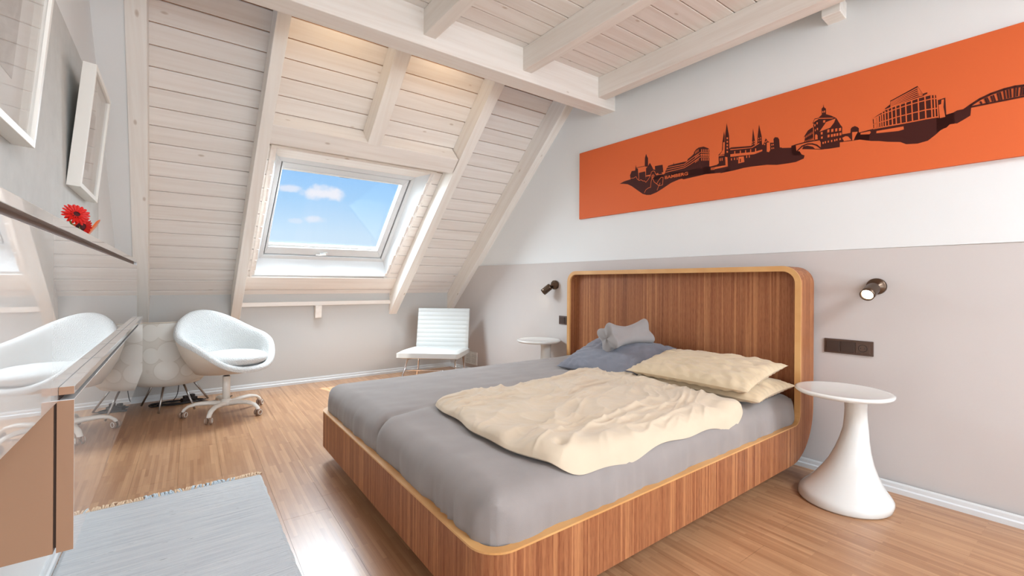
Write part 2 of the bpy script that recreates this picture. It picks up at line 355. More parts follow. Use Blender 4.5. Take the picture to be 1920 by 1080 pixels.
# ---- sloped ceiling: roof slab with the skylight hole, boards below it
rim = [(.479, .280), (1.812, .290), (1.900, 1.712), (.525, 1.716)]
fro = [(.536, .385), (1.778, .385), (1.803, 1.555), (.579, 1.555)]
gla = [(.604, .528), (1.675, .540), (1.700, 1.430), (.628, 1.424)]
cs = MB()
for bx in ((-.75, .44, -.4, 4.2), (1.95, 3.3, -.4, 4.2), (.44, 1.95, -.4, .235), (.44, 1.95, 1.76, 4.2)): cs.box(bx[0], bx[1], bx[2], bx[3], -.165, -.012)
cs = tag(cs.build('ceiling', 'groove_wood', loc=RP0, rot=ROOFROT), kind='structure')
BP = .139
def rimx(side, s):
    (xa, sa), (xb, sb) = (rim[0], rim[3]) if side == 0 else (rim[1], rim[2])
    return xa + (xb - xa) * (s - sa) / (sb - sa)
for n in range(-1, 26):
    s0 = .2 + BP * (n - 2); s1 = s0 + BP - .0065
    for (xa, xb) in ([(-.7, 3.2)] if (s1 < .28 or s0 > 1.715) else [(-.7, rimx(0, (s0 + s1) / 2) + .02), (rimx(1, (s0 + s1) / 2) - .02, 3.2)]):
        L2 = (xb - xa) / 2; w2_ = (s1 - s0) / 2; c = .003
        m = MB(); v = []
        for (yy, zz) in ((-w2_, -.012), (-w2_, -c), (-w2_ + c, 0), (w2_ - c, 0), (w2_, -c), (w2_, -.012)): v += [(-L2, yy, zz), (L2, yy, zz)]
        m.add(v, [(0, 1, 3, 2), (2, 3, 5, 4), (4, 5, 7, 6), (6, 7, 9, 8), (8, 9, 11, 10), (10, 11, 1, 0)] + [(0, 2, 4, 6, 8, 10), (1, 11, 9, 7, 5, 3)])
        m.build('board', 'board_wood', cs, loc=((xa + xb) / 2, (s0 + s1) / 2, 0))
# ---- flat ceiling
cf = MB(); RX0, RX1, RY0_, RY1_ = .75, 2.75, -2.6, -1.2
for bx in ((-.75, RX0, Y0 - .2, 2.60), (RX1, 3.4, Y0 - .2, 2.60), (RX0, RX1, Y0 - .2, RY0_), (RX0, RX1, RY1_, 2.60)): cf.box(*bx, ZC + .012, ZC + .2)
cf = tag(cf.build('ceiling', 'groove_wood'), kind='structure')
w3 = tag(bpy.data.objects.new('added_window_3', None), kind='structure'); COL.objects.link(w3); w3.location = ((RX0 + RX1) / 2, (RY0_ + RY1_) / 2, ZC + .1)  # unseen rooflight added behind the camera to raise the ambient light
MB().box(-1, 1, -.7, -.64, 0, .08).box(-1, 1, .64, .7, 0, .08).box(-1, -.94, -.64, .64, 0, .08).box(.94, 1, -.64, .64, 0, .08).build('window_frame', 'white_paint', w3)
MB().box(-.94, .94, -.64, .64, .03, .04).build('pane', 'glass', w3)
for n in range(-2, 14):
    y1 = 2.499 - .1317 * n - .0022; y0 = y1 - .1317 + .006
    if n == -2: continue
    if n == -1: y1 = 2.57
    L2 = 2.0; w2_ = (y1 - y0) / 2; c = .003; v = []
    for (yy, zz) in ((-w2_, .012), (-w2_, c), (-w2_ + c, 0), (w2_ - c, 0), (w2_, c), (w2_, .012)): v += [(-L2, yy, zz), (L2, yy, zz)]
    MB().add(v, [(2, 3, 1, 0), (4, 5, 3, 2), (6, 7, 5, 4), (8, 9, 7, 6), (10, 11, 9, 8), (0, 1, 11, 10)]).build('board', 'board_wood', cf, loc=(1.3, (y0 + y1) / 2, ZC))

# ---- skylight (window_1)
w1 = tag(bpy.data.objects.new('window_1', None), kind='structure'); COL.objects.link(w1); w1.location = RP0; w1.rotation_euler = ROOFROT
HF, HG = -.13, -.18
def q3(q, h): return [(x, s, h) for x, s in q]
def shrink(q, dx, ds): return [(q[0][0] + dx, q[0][1] + ds), (q[1][0] - dx, q[1][1] + ds), (q[2][0] - dx, q[2][1] - ds), (q[3][0] + dx, q[3][1] - ds)]
def ring(m, qo, qi, h0, h1, mi=0):
    for i in range(4):
        j = (i + 1) % 4
        m.hexa([(*qo[i], h0), (*qo[j], h0), (*qi[j], h0), (*qi[i], h0)], [(*qo[i], h1), (*qo[j], h1), (*qi[j], h1), (*qi[i], h1)], mi)
    return m
for i, nm in enumerate(('lining', 'lining', 'lining', 'lining')):
    j = (i + 1) % 4; ro = shrink(rim, -.02, -.02); fo_ = shrink(fro, -.02, -.02)
    MB().hexa([(*rim[i], .002), (*rim[j], .002), (*fro[j], HF), (*fro[i], HF)], [(*ro[i], .002), (*ro[j], .002), (*fo_[j], HF), (*fo_[i], HF)]).build(nm, 'white_paint' if i != 2 else 'beam_x', w1)
cas = MB(); ro = shrink(rim, -.022, -.022)
for i in (1, 2, 3):
    j = (i + 1) % 4; cas.hexa([(*rim[i], -.002), (*rim[j], -.002), (*ro[j], -.002), (*ro[i], -.002)], [(*rim[i], .012), (*rim[j], .012), (*ro[j], .012), (*ro[i], .012)])
cas.build('casing', 'board_wood', w1)
f1 = shrink(fro, .035, .045)
ring(MB(), shrink(fro, -.03, -.03), f1, HF - .09, HF).build('window_frame', 'white_paint', w1, bevel=.004)
ring(MB(), [(.42, .215), (1.97, .215), (1.97, 1.78), (.42, 1.78)], shrink(fro, -.02, -.02), HF - .06, HF - .035).build('flashing', 'gasket_grey', w1)
sash_o = shrink(f1, .009, .009)
sash = ring(MB(), sash_o, gla, HG - .03, HF - .012).build('sash', 'white_paint', w1, bevel=.005)
ring(MB(), f1, sash_o, HG - .02, HF - .035).build('gasket', 'gasket_grey', w1)
g2 = shrink(gla, -.004, -.004)
MB().hexa(q3(g2, HG - .01), q3(g2, HG - .002)).build('pane', 'glass', w1)
xm = 1.13
MB().box(xm - .045, xm + .012, .462, .476, HF - .012, HF + .018).box(xm - .085, xm - .03, .463, .475, HF + .014, HF + .026).box(xm - .012, xm + .03, .455, .485, HF - .012, HF - .002).build('handle', 'white_plastic', sash, bevel=.003)
MB().box(gla[0][0] + .0, gla[1][0], .530, .552, HG - .002, HG + .02).build('glazing_bead', 'white_plastic', sash)
MB().box(1.10, 1.19, 1.415, 1.438, HG - .002, HG + .025).build('latch', 'latch_blue', sash, bevel=.003)
MB().box(.64, 1.69, 1.437, 1.447, HF - .014, HF - .004).build('vent_bar', 'white_plastic', sash)

# ================================================================== TIMBER
def rafter(x0, x1, s0, s1, label, hdep=.18):
    q = [(x0, s0), (x1, s0), (x1 + DR * (s1 - s0), s1), (x0 + DR * (s1 - s0), s1)]
    o = MB().hexa([(x, s, .0) for x, s in q], [(x, s, hdep) for x, s in q]).build('rafter', 'beam_y', loc=RP0, rot=ROOFROT, bevel=.004)
    return tag(o, label, 'beam', 'whitewashed rafters of the roof slope')
S0, S1 = -.245, 3.4
rafter(-.400 + DR * S0, -.302 + DR * S0, S0, S1, 'whitewashed rafter hard against the left wall above the sideboard')
rafter(.319 + DR * S0, .400 + DR * S0, S0, S1, 'whitewashed rafter running along the left side of the skylight')
rafter(1.925 + DR * S0, 2.022 + DR * S0, S0, S1, 'whitewashed rafter along the right side of the skylight with a sunlit flank')
rafter(2.700 + DR * S0, 2.825 + DR * S0, S0, S1, 'whitewashed rafter meeting the bed wall behind the white lounge chair', .2)
rafter(1.155, 1.268, 1.985, S1, 'short whitewashed rafter stub rising from the header above the skylight')
o = MB().hexa([(.41, 1.845, 0), (1.985, 1.845, 0), (1.99, 2.0, 0), (.415, 2.0, 0)], [(.41, 1.845, .178), (1.985, 1.845, .178), (1.99, 2.0, .178), (.415, 2.0, .178)]).build('header_beam', 'beam_x', loc=RP0, rot=ROOFROT, bevel=.004)
tag(o, 'whitewashed header beam lying across the top of the skylight', 'beam')
o = MB().box(.395, 1.96, .093, .262, .0, .016).build('sill_board', 'beam_x', loc=RP0, rot=ROOFROT, bevel=.002)
tag(o, 'flat whitewashed trim board directly below the skylight lining', 'board')
o = MB().box(.40, 1.95, YK - .035, YK, .835, .878).build('wall_rail', 'beam_x', bevel=.003)
tag(o, 'slim whitewashed rail on the low wall under the skylight', 'rail')
o = MB().prism([(YK, .70), (YK, .835), (YK - .07, .835), (YK - .05, .70)], 0, 1.085, 1.15).build('rail_bracket', 'beam_y', bevel=.003)
tag(o, 'small wooden bracket block hanging under the rail on the low wall', 'bracket')
o = MB().box(-.6, 2.99, 2.56, 2.71, 2.558, 2.95).build('purlin', 'beam_x', bevel=.005)
tag(o, 'thick whitewashed purlin crossing the whole room under the ceiling', 'beam')
for x, w, lab in ((1.162, .083, 'leftmost ceiling joist, cut off by the top edge of the photo'), (1.935, .08, 'middle ceiling joist between the purlin and the top edge'), (2.712, .095, 'ceiling joist running close to the orange-panel wall')):
    k = .03; y1 = Y0; dxx = k * (2.56 - y1)
    q = [(x, 2.565), (x + dxx, y1), (x + w + dxx, y1), (x + w, 2.565)]
    o = MB().hexa([(a, b, 2.625) for a, b in q], [(a, b, ZC) for a, b in q]).build('ceiling_joist', 'beam_y', bevel=.004)
    tag(o, 'whitewashed ' + lab, 'beam', 'whitewashed joists of the flat ceiling')
o = MB().box(-.115, .01, .765, .855, 2.605, 2.70).build('timber_stub', 'beam_y', loc=WP(0), rot=ROTR, bevel=.004)
tag(o, 'short timber stub between the wall joist and the bed wall', 'beam')
# little uplights behind the purlin, washing the roof boards
for i, (x, lab) in enumerate(((.83, 'left'), (1.63, 'right'))):
    t = thing('uplight', 'small warm spotlight on the hidden side of the purlin, the %s one of two' % lab, 'lamp', (x, 2.71, 2.68), group='uplights behind the purlin')
    MB().lathe([(.022, 0), (.022, .05), (.018, .055)], 16, T=Matrix.Translation((0, .03, 0)) @ Matrix.Rotation(-.9, 4, 'X')).build('housing', 'lamp_bronze', t)
    MB().box(-.01, .01, 0, .03, -.005, .02).build('bracket', 'lamp_bronze', t)
    l = bpy.data.lights.new('uplight', 'SPOT'); l.energy = 3.4; l.color = (1, .74, .44); l.spot_size = 2.1; l.spot_blend = 1.0; l.shadow_soft_size = .02
    lo = bpy.data.objects.new('bulb', l); COL.objects.link(lo); lo.location = (x, 2.79, 2.73); lo.rotation_euler = Vector((0, .9, -.02)).to_track_quat('-Z', 'Y').to_euler()
# ================================================================== BED
bed = thing('bed', 'low walnut double bed with a tall rounded headboard and pale edge band', 'bed', (0, 0, 0), BROT)
XF, XH, XBK, YN, YF, ZB, ZR, ZT, TK, RC = .69, 2.80, 2.985, 1.04, 2.93, .095, .306, 1.197, .03, .10
side = [(XF + RC, ZB), (2.70, ZB)] + arc(2.70, ZB + .285, .285, -PI / 2, 0, 12)[1:] + [(XBK, ZT - RC), (XH, ZT - RC), (XH, ZR + .06)] + arc(XH - .06, ZR + .06, .06, 0, -PI / 2, 6)[1:] + [(XF + RC, ZR)]
MB().prism(side, 1, YN, YN + TK).build('side_panel', 'walnut', bed)
MB().prism([(x - (.065 if x > 2.84 else 0), z) for x, z in side], 1, YF - TK, YF).build('side_panel', 'walnut', bed)
pth_o = arc(XF + RC, YN + RC, RC, -PI / 2, -PI, 10) + arc(XF + RC, YF - RC, RC, PI, PI / 2, 10)
pth_i = arc(XF + RC, YN + RC, RC - TK, -PI / 2, -PI, 10) + arc(XF + RC, YF - RC, RC - TK, PI, PI / 2, 10)
m = MB(); n = len(pth_o)
m.grid(n, 2, lambda i, j: (*pth_o[i], (ZB, ZR)[j]), flip=True); m.grid(n, 2, lambda i, j: (*pth_i[i], (ZB, ZR)[j]))
m.grid(n, 2, lambda i, j: (*((pth_o, pth_i)[j][i]), ZR), sm=False, flip=True); m.grid(n, 2, lambda i, j: (*((pth_o, pth_i)[j][i]), ZB), sm=False)
m.build('foot_panel', 'walnut', bed)
top_o = arc(YN + RC, ZT - RC, RC, PI, PI / 2, 10) + arc(YF - RC, ZT - RC, RC, PI / 2, 0, 10)
top_i = arc(YN + RC, ZT - RC, RC - TK, PI, PI / 2, 10) + arc(YF - RC, ZT - RC, RC - TK, PI / 2, 0, 10)
m = MB(); n = len(top_o)
def xb_(y): return XBK - .065 * (y - YN) / (YF - YN)
m.grid(n, 2, lambda i, j: ((XH, xb_(top_o[i][0]))[j], *top_o[i])); m.grid(n, 2, lambda i, j: ((XH, xb_(top_i[i][0]))[j], *top_i[i]), flip=True)
m.grid(n, 2, lambda i, j: (XH, *((top_o, top_i)[j][i])), sm=False, flip=True); m.grid(n, 2, lambda i, j: (xb_(top_o[i][0]), *((top_o, top_i)[j][i])), sm=False)
m.build('headboard_surround', 'walnut', bed)
hbp = [(YN + TK - .004, .12), (YF - TK + .004, .12)] + [(y, z) for y, z in arc(YF - RC, ZT - RC, RC - TK + .004, 0, PI / 2, 8)] + arc(YN + RC, ZT - RC, RC - TK + .004, PI / 2, PI, 8)
MB().prism(hbp, 0, 2.862, 2.90).build('headboard_panel', 'walnut', bed)
# edge band: closed loop along the rail tops and round the headboard front
eo, ei, en = [], [], []
def E_(o_, i_, n_): eo.append(Vector(o_)); ei.append(Vector(i_)); en.append(Vector(n_))
for (a, b) in zip(pth_o, pth_i): E_((*a, ZR), (*b, ZR), (0, 0, 1))
for x, z in [(XH - .06, ZR)] + arc(XH - .06, ZR + .06, .06, -PI / 2, 0, 6)[1:]:
    k = Vector((XH - .06 - x, 0, ZR + .06 - z)).normalized(); E_((x, YF, z), (x, YF - TK, z), k)
for (a, b) in list(zip(top_o, top_i))[::-1]: E_((XH, *a), (XH, *b), (-1, 0, 0))
for x, z in arc(XH - .06, ZR + .06, .06, 0, -PI / 2, 6):
    k = Vector((XH - .06 - x, 0, ZR + .06 - z)).normalized(); E_((x, YN, z), (x, YN + TK, z), k)
n = len(eo); m = MB(); w = .0025
rows = [[eo[i] - en[i] * .004 + (eo[i] - ei[i]).normalized() * .0012 for i in range(n)], [eo[i] + en[i] * w + (eo[i] - ei[i]).normalized() * .0012 for i in range(n)], [ei[i] + en[i] * w for i in range(n)], [ei[i] - en[i] * .012 - (eo[i] - ei[i]).normalized() * .0012 for i in range(n)]]
m.grid(n, 4, lambda i, j: rows[j][i], wrapu=True, sm=False)
m.build('edge_band', 'ply_edge', bed)
MB().box(1.05, 2.70, 1.40, 2.57, 0, .13).build('plinth', 'dark_gap', bed, bevel=.004)
MB().box(.72, 2.86, YN + TK, YF - TK, .12, .15).build('slat_base', 'ply_edge', bed)

# ---- mattress with fitted sheet
MX0, MX1, MY0, MY1, MZ, MR = .727, 2.845, 1.074, 2.897, .462, .085
def fold(d, half, r):
    # d = arc distance from the centre -> (coordinate, drop)
    sg = 1 if d >= 0 else -1; a = abs(d); fl_ = half - r
    if a <= fl_: return d, 0.
    if a <= fl_ + r * PI / 2:
        an = (a - fl_) / r; return sg * (fl_ + r * math.sin(an)), r * (1 - math.cos(an))
    return sg * half, r + (a - fl_ - r * PI / 2)
def mtop(x, y):
    # resting height of the mattress top at bed coordinates x, y
    cx, cy = (MX0 + MX1) / 2, (MY0 + MY1) / 2
    def dr(v, half):
        a = abs(v) - (half - MR)
        return 0 if a <= 0 else (MR - math.sqrt(max(0, MR * MR - min(a, MR) ** 2)))
    return MZ - max(dr(x - cx, (MX1 - MX0) / 2), dr(y - cy, (MY1 - MY0) / 2))
mat_t = thing('mattress', 'double mattress under a taupe grey fitted sheet on the walnut bed', 'mattress', (0, 0, 0), BROT)
nu, nv = 150, 130; hx, hy = (MX1 - MX0) / 2, (MY1 - MY0) / 2; cx, cy = (MX0 + MX1) / 2, (MY0 + MY1) / 2
ext = MR * PI / 2 - MR + .21
def mfn(i, j):
    u = (i / (nu - 1) * 2 - 1) * (hx + ext); v = (j / (nv - 1) * 2 - 1) * (hy + ext)
    x, dx_ = fold(u, hx, MR); y, dy_ = fold(v, hy, MR)
    z = MZ - math.sqrt(dx_ * dx_ + dy_ * dy_) if min(dx_, dy_) < .02 else MZ - max(dx_, dy_)
    # rounded plan corners
    rc = .09; ax, ay = abs(x) - (hx - rc), abs(y) - (hy - rc)
    if ax > 0 and ay > 0:
        l = math.hypot(ax, ay)
        if l > rc: x = math.copysign(hx - rc + ax * rc / l, x); y = math.copysign(hy - rc + ay * rc / l, y)
    px, py = cx + x, cy + y
    z = max(z, .152)
    # body of the bed sagging/bulging a little, gathers down the sides
    side = max(dx_, dy_)
    z += .006 * noise.noise((px * 2.2, py * 2.2, 3)) + .0035 * noise.noise((px * 7, py * 13, 1)) * (1 if side < .02 else .4)
    if side > .015:
        along = py if dx_ > dy_ else px
        g = .009 * noise.noise((along * 11, side * 2.2, 7)) + .006 * noise.noise((along * 30, side * 3, 17)); k = min(1, side / .1)
        bul = .012 * math.sin(min(1, side / .25) * PI)
        if dx_ > dy_: px += math.copysign((g * k + bul), x) if side < .19 else 0
        else: py += math.copysign((g * k + bul), y) if side < .19 else 0
    # joint of the two mattresses, showing at the foot end
    fd = px - MX0; c0 = 2.02 + .05 * min(1, max(0, fd) / .3)
    if fd < .5:
        gv = math.exp(-((py - c0) / .022) ** 2) * max(0, 1 - max(0, fd) / .35); z -= .020 * gv * (1 if side < .12 else .0); px += .014 * gv * (1 if dx_ > .01 else 0)
        z += .008 * math.exp(-((py - c0 + .09) / .06) ** 2) * max(0, 1 - max(0, fd) / .5)
    # pinched gathers at the hem
    for (gy, gw) in ((1.32, .05), (2.62, .04)):
        if dx_ > .1 and abs(py - gy) < .12: px += .006 * math.sin((py - gy) * 130) * math.exp(-((py - gy) / gw) ** 2)
    return (px, py, z)
m = MB(); m.grid(nu, nv, mfn); m.build('fitted_sheet', 'sheet_grey', mat_t)
MB().box(MX0 + .03, MX1 - .03, MY0 + .03, MY1 - .03, .151, .30).build('core', 'white_plastic', mat_t)
MB().box(-.008, .008, -.001, .001, 0, .016).build('care_label', 'pillow_cream', mat_t, loc=(.775, 1.083, .318), rot=(0, 0, -.7))

# ---- duvet folded in half on the near side
duv = thing('duvet', 'crumpled cream duvet folded flat on the near half of the bed', 'duvet', (0, 0, 0), BROT)
A_, B_, C_, D_ = Vector((.995, 1.082)), Vector((2.30, 1.078)), Vector((2.335, 2.13)), Vector((1.005, 2.04))
NUD, NVD = 230, 200
def dplan(u, v):
    # rounded corners: squash the unit square towards a superellipse
    a, b = 2 * u - 1, 2 * v - 1; mx_ = max(abs(a), abs(b), 1e-6); k = mx_ / (abs(a) ** 14 + abs(b) ** 14) ** (1 / 14)
    k = 1 + (k - 1) * mx_ ** 3; u, v = (a * k + 1) / 2, (b * k + 1) / 2
    p = A_.lerp(B_, u).lerp(D_.lerp(C_, u), v)
    e1 = .008 * math.sin(u * 9) + .006 * math.sin(u * 23 + 1); e2 = .012 * math.sin(v * 8 + 2) + .006 * math.sin(v * 21)
    p = p + Vector((0, (1 - v) * -e1 * .5 + v * e1)) + Vector(((1 - u) * e2 - .035 * (1 - u) * math.sin(v * PI), 0))
    return p
def ridg(x, y, s): return max(0, 1 - abs(noise.noise((x + s, y - s, s))) * 2.3)
def wr_(x, y):
    wx = x + .12 * noise.noise((x * 2.6, y * 2.6, 5)); wy = y + .12 * noise.noise((x * 2.6, y * 2.6, 9))
    c, s = .94, .34; a1, b1 = wx * c + wy * s, -wx * s + wy * c           # creases running mostly along the bed
    c, s = .55, .83; a2, b2 = wx * c - wy * s, wx * s + wy * c
    m1 = .5 + .5 * noise.noise((x * 2.1, y * 2.1, 21)); m2 = .5 + .5 * noise.noise((x * 2.4, y * 2.4, 31))
    return (.024 * m1 * ridg(a1 * 2.2, b1 * 8.5, 2.1) ** 2.6 + .017 * m2 * ridg(a2 * 3, b2 * 8, 6.3) ** 2.4 + .0085 * ridg(a1 * 4.5, b1 * 15, 11.3) ** 2 + .002 * ridg(a2 * 9, b2 * 20, 15.1) ** 2
            + .012 * noise.noise((x * 5, y * 6, 2)))
def dfn(top):
    def f(i, j):
        u, v = i / (NUD - 1), j / (NVD - 1)
        p = dplan(u, v); e = min(u * 1.25, (1 - u) * 1.25, v * 1.05, (1 - v) * 1.05) / .055
        k = math.sqrt(max(0, 1 - (1 - min(1, e)) ** 2))
        g = mtop(p.x, p.y) + .004
        mid = g + .016
        if top: z = mid + (.020 + wr_(p.x, p.y) + .008 * noise.noise((p.x * 3, p.y * 3, 8))) * k
        else: z = mid - .015 * k
        # rolled-in corner at the near foot end
        dc = math.hypot(p.x - 1.10, p.y - 1.17)
        if top: z += .024 * math.exp(-(dc / .10) ** 2) * k - .020 * math.exp(-(math.hypot(p.x - 1.085, p.y - 1.165) / .022) ** 2) * k
        return (p.x, p.y, z)
    return f
m = MB(); m.grid(NUD, NVD, dfn(True)); m.grid(NUD, NVD, dfn(False), flip=True); m.build('cover', 'duvet_cream', duv)

# ---- pillows
def pillow_mesh(w, dp, th, seed, p=2.6, wr=.012, nu=64, nv=52, flange=0.0):
    m = MB()
    def f(sgn):
        def g(i, j):
            u = -1 + 2 * i / (nu - 1); v = -1 + 2 * j / (nv - 1)
            k = (max(0, 1 - abs(u) ** p) * max(0, 1 - abs(v) ** p)) ** .5
            x = w / 2 * u * (1 - .055 * (1 - v * v) * abs(u) ** 3); y = dp / 2 * v * (1 - .06 * (1 - u * u) * abs(v) ** 3)
            e = 1 - k
            z = sgn * th / 2 * k * (1 + .12 * noise.noise((u * 2 + seed, v * 2, 1)))
            z += (wr * .7 * abs(noise.noise((u * 3.5 + seed, v * 4.5, 4))) + wr * .5 * noise.noise((u * 9 * (1 + .5 * v) + seed, v * 6, 2))) * min(1, k * 2) * (1 if sgn > 0 else .4)
            z += .004 * math.sin((u * 40 if abs(v) > abs(u) else v * 34) + seed) * min(1, max(0, e - .35) * 3) * min(1, k * 5)
            return (x, y, z)
        return g
    m.grid(nu, nv, f(1)); m.grid(nu, nv, f(-1), flip=True); return m
def on_bed(name, label, cat, x, y, z, rz=0, rx=0, ry=0, group=None):
    R_ = Matrix.Rotation(BROT[2], 4, 'Z') @ Matrix.Translation((x, y, z)) @ Matrix.Rotation(rz, 4, 'Z') @ Matrix.Rotation(ry, 4, 'Y') @ Matrix.Rotation(rx, 4, 'X')
    o = thing(name, label, cat, group=group); o.matrix_world = R_; return o
t = on_bed('pillow', 'lower cream pillow of the two stacked on the near side of the bed', 'pillow', 2.545, 1.43, .508, .04, 0, -.03, 'cream pillows')
pillow_mesh(.50, .76, .105, 3.1, wr=.022).build('pillow_case', 'pillow_cream', t)
t = on_bed('pillow', 'upper cream pillow lying on top of the other cream pillow', 'pillow', 2.505, 1.455, .588, .02, -.01, -.16, 'cream pillows')
pillow_mesh(.50, .75, .115, 8.4, wr=.022).build('pillow_case', 'pillow_cream', t)
t = on_bed('pillow', 'blue-grey pillow leaning at the far side of the headboard', 'pillow', 2.515, 2.13, .558, .10, .02, -.30)
m = pillow_mesh(.56, .66, .17, 5.7, 2.2, .016); m.build('pillow_case', 'pillow_blue', t)
# ---- bone-shaped neck cushion
t = on_bed('neck_cushion', 'light grey bone-shaped neck cushion resting on the blue-grey pillow', 'cushion', 2.56, 2.075, .715, -.20, .30, -.06)
def bone(i, j, n=48, mm=41):
    a = 2 * PI * i / n; k = j / (mm - 1) * 2 - 1
    L = .17; x = L * math.sin(k * PI / 2) * (1 - .10 * max(0, abs(k) - .75) / .25 * 0)
    env = (1 - abs(k) ** 6) ** .5 if abs(k) < 1 else 0
    waist = .070 + .062 * (abs(k)) ** 1.5
    lob = 1 + .22 * math.cos(4 * a) * min(1, .3 + abs(k))
    rr_ = waist * lob * env
    cap = .028 * max(0, abs(k) - .72) / .28
    return (x * (1 + .10 * (lob - 1) * abs(k)) , rr_ * math.cos(a), rr_ * math.sin(a) * .95)
m = MB(); m.grid(48, 41, bone, wrapu=True); m.build('cushion_cover', 'cushion_grey', t)
for sg in (-1, 1):
    m = MB()
    for q in range(4):
        a = q * PI / 2; pts = []
        for s_ in range(7):
            rr_ = .088 * s_ / 6; pts.append((sg * (.1675 - .012 * (s_ / 6) ** 4), rr_ * math.cos(a), rr_ * math.sin(a) * .95))
        m.tube(pts, .0012, 6)
    m.build('seam', 'cushion_grey', t)
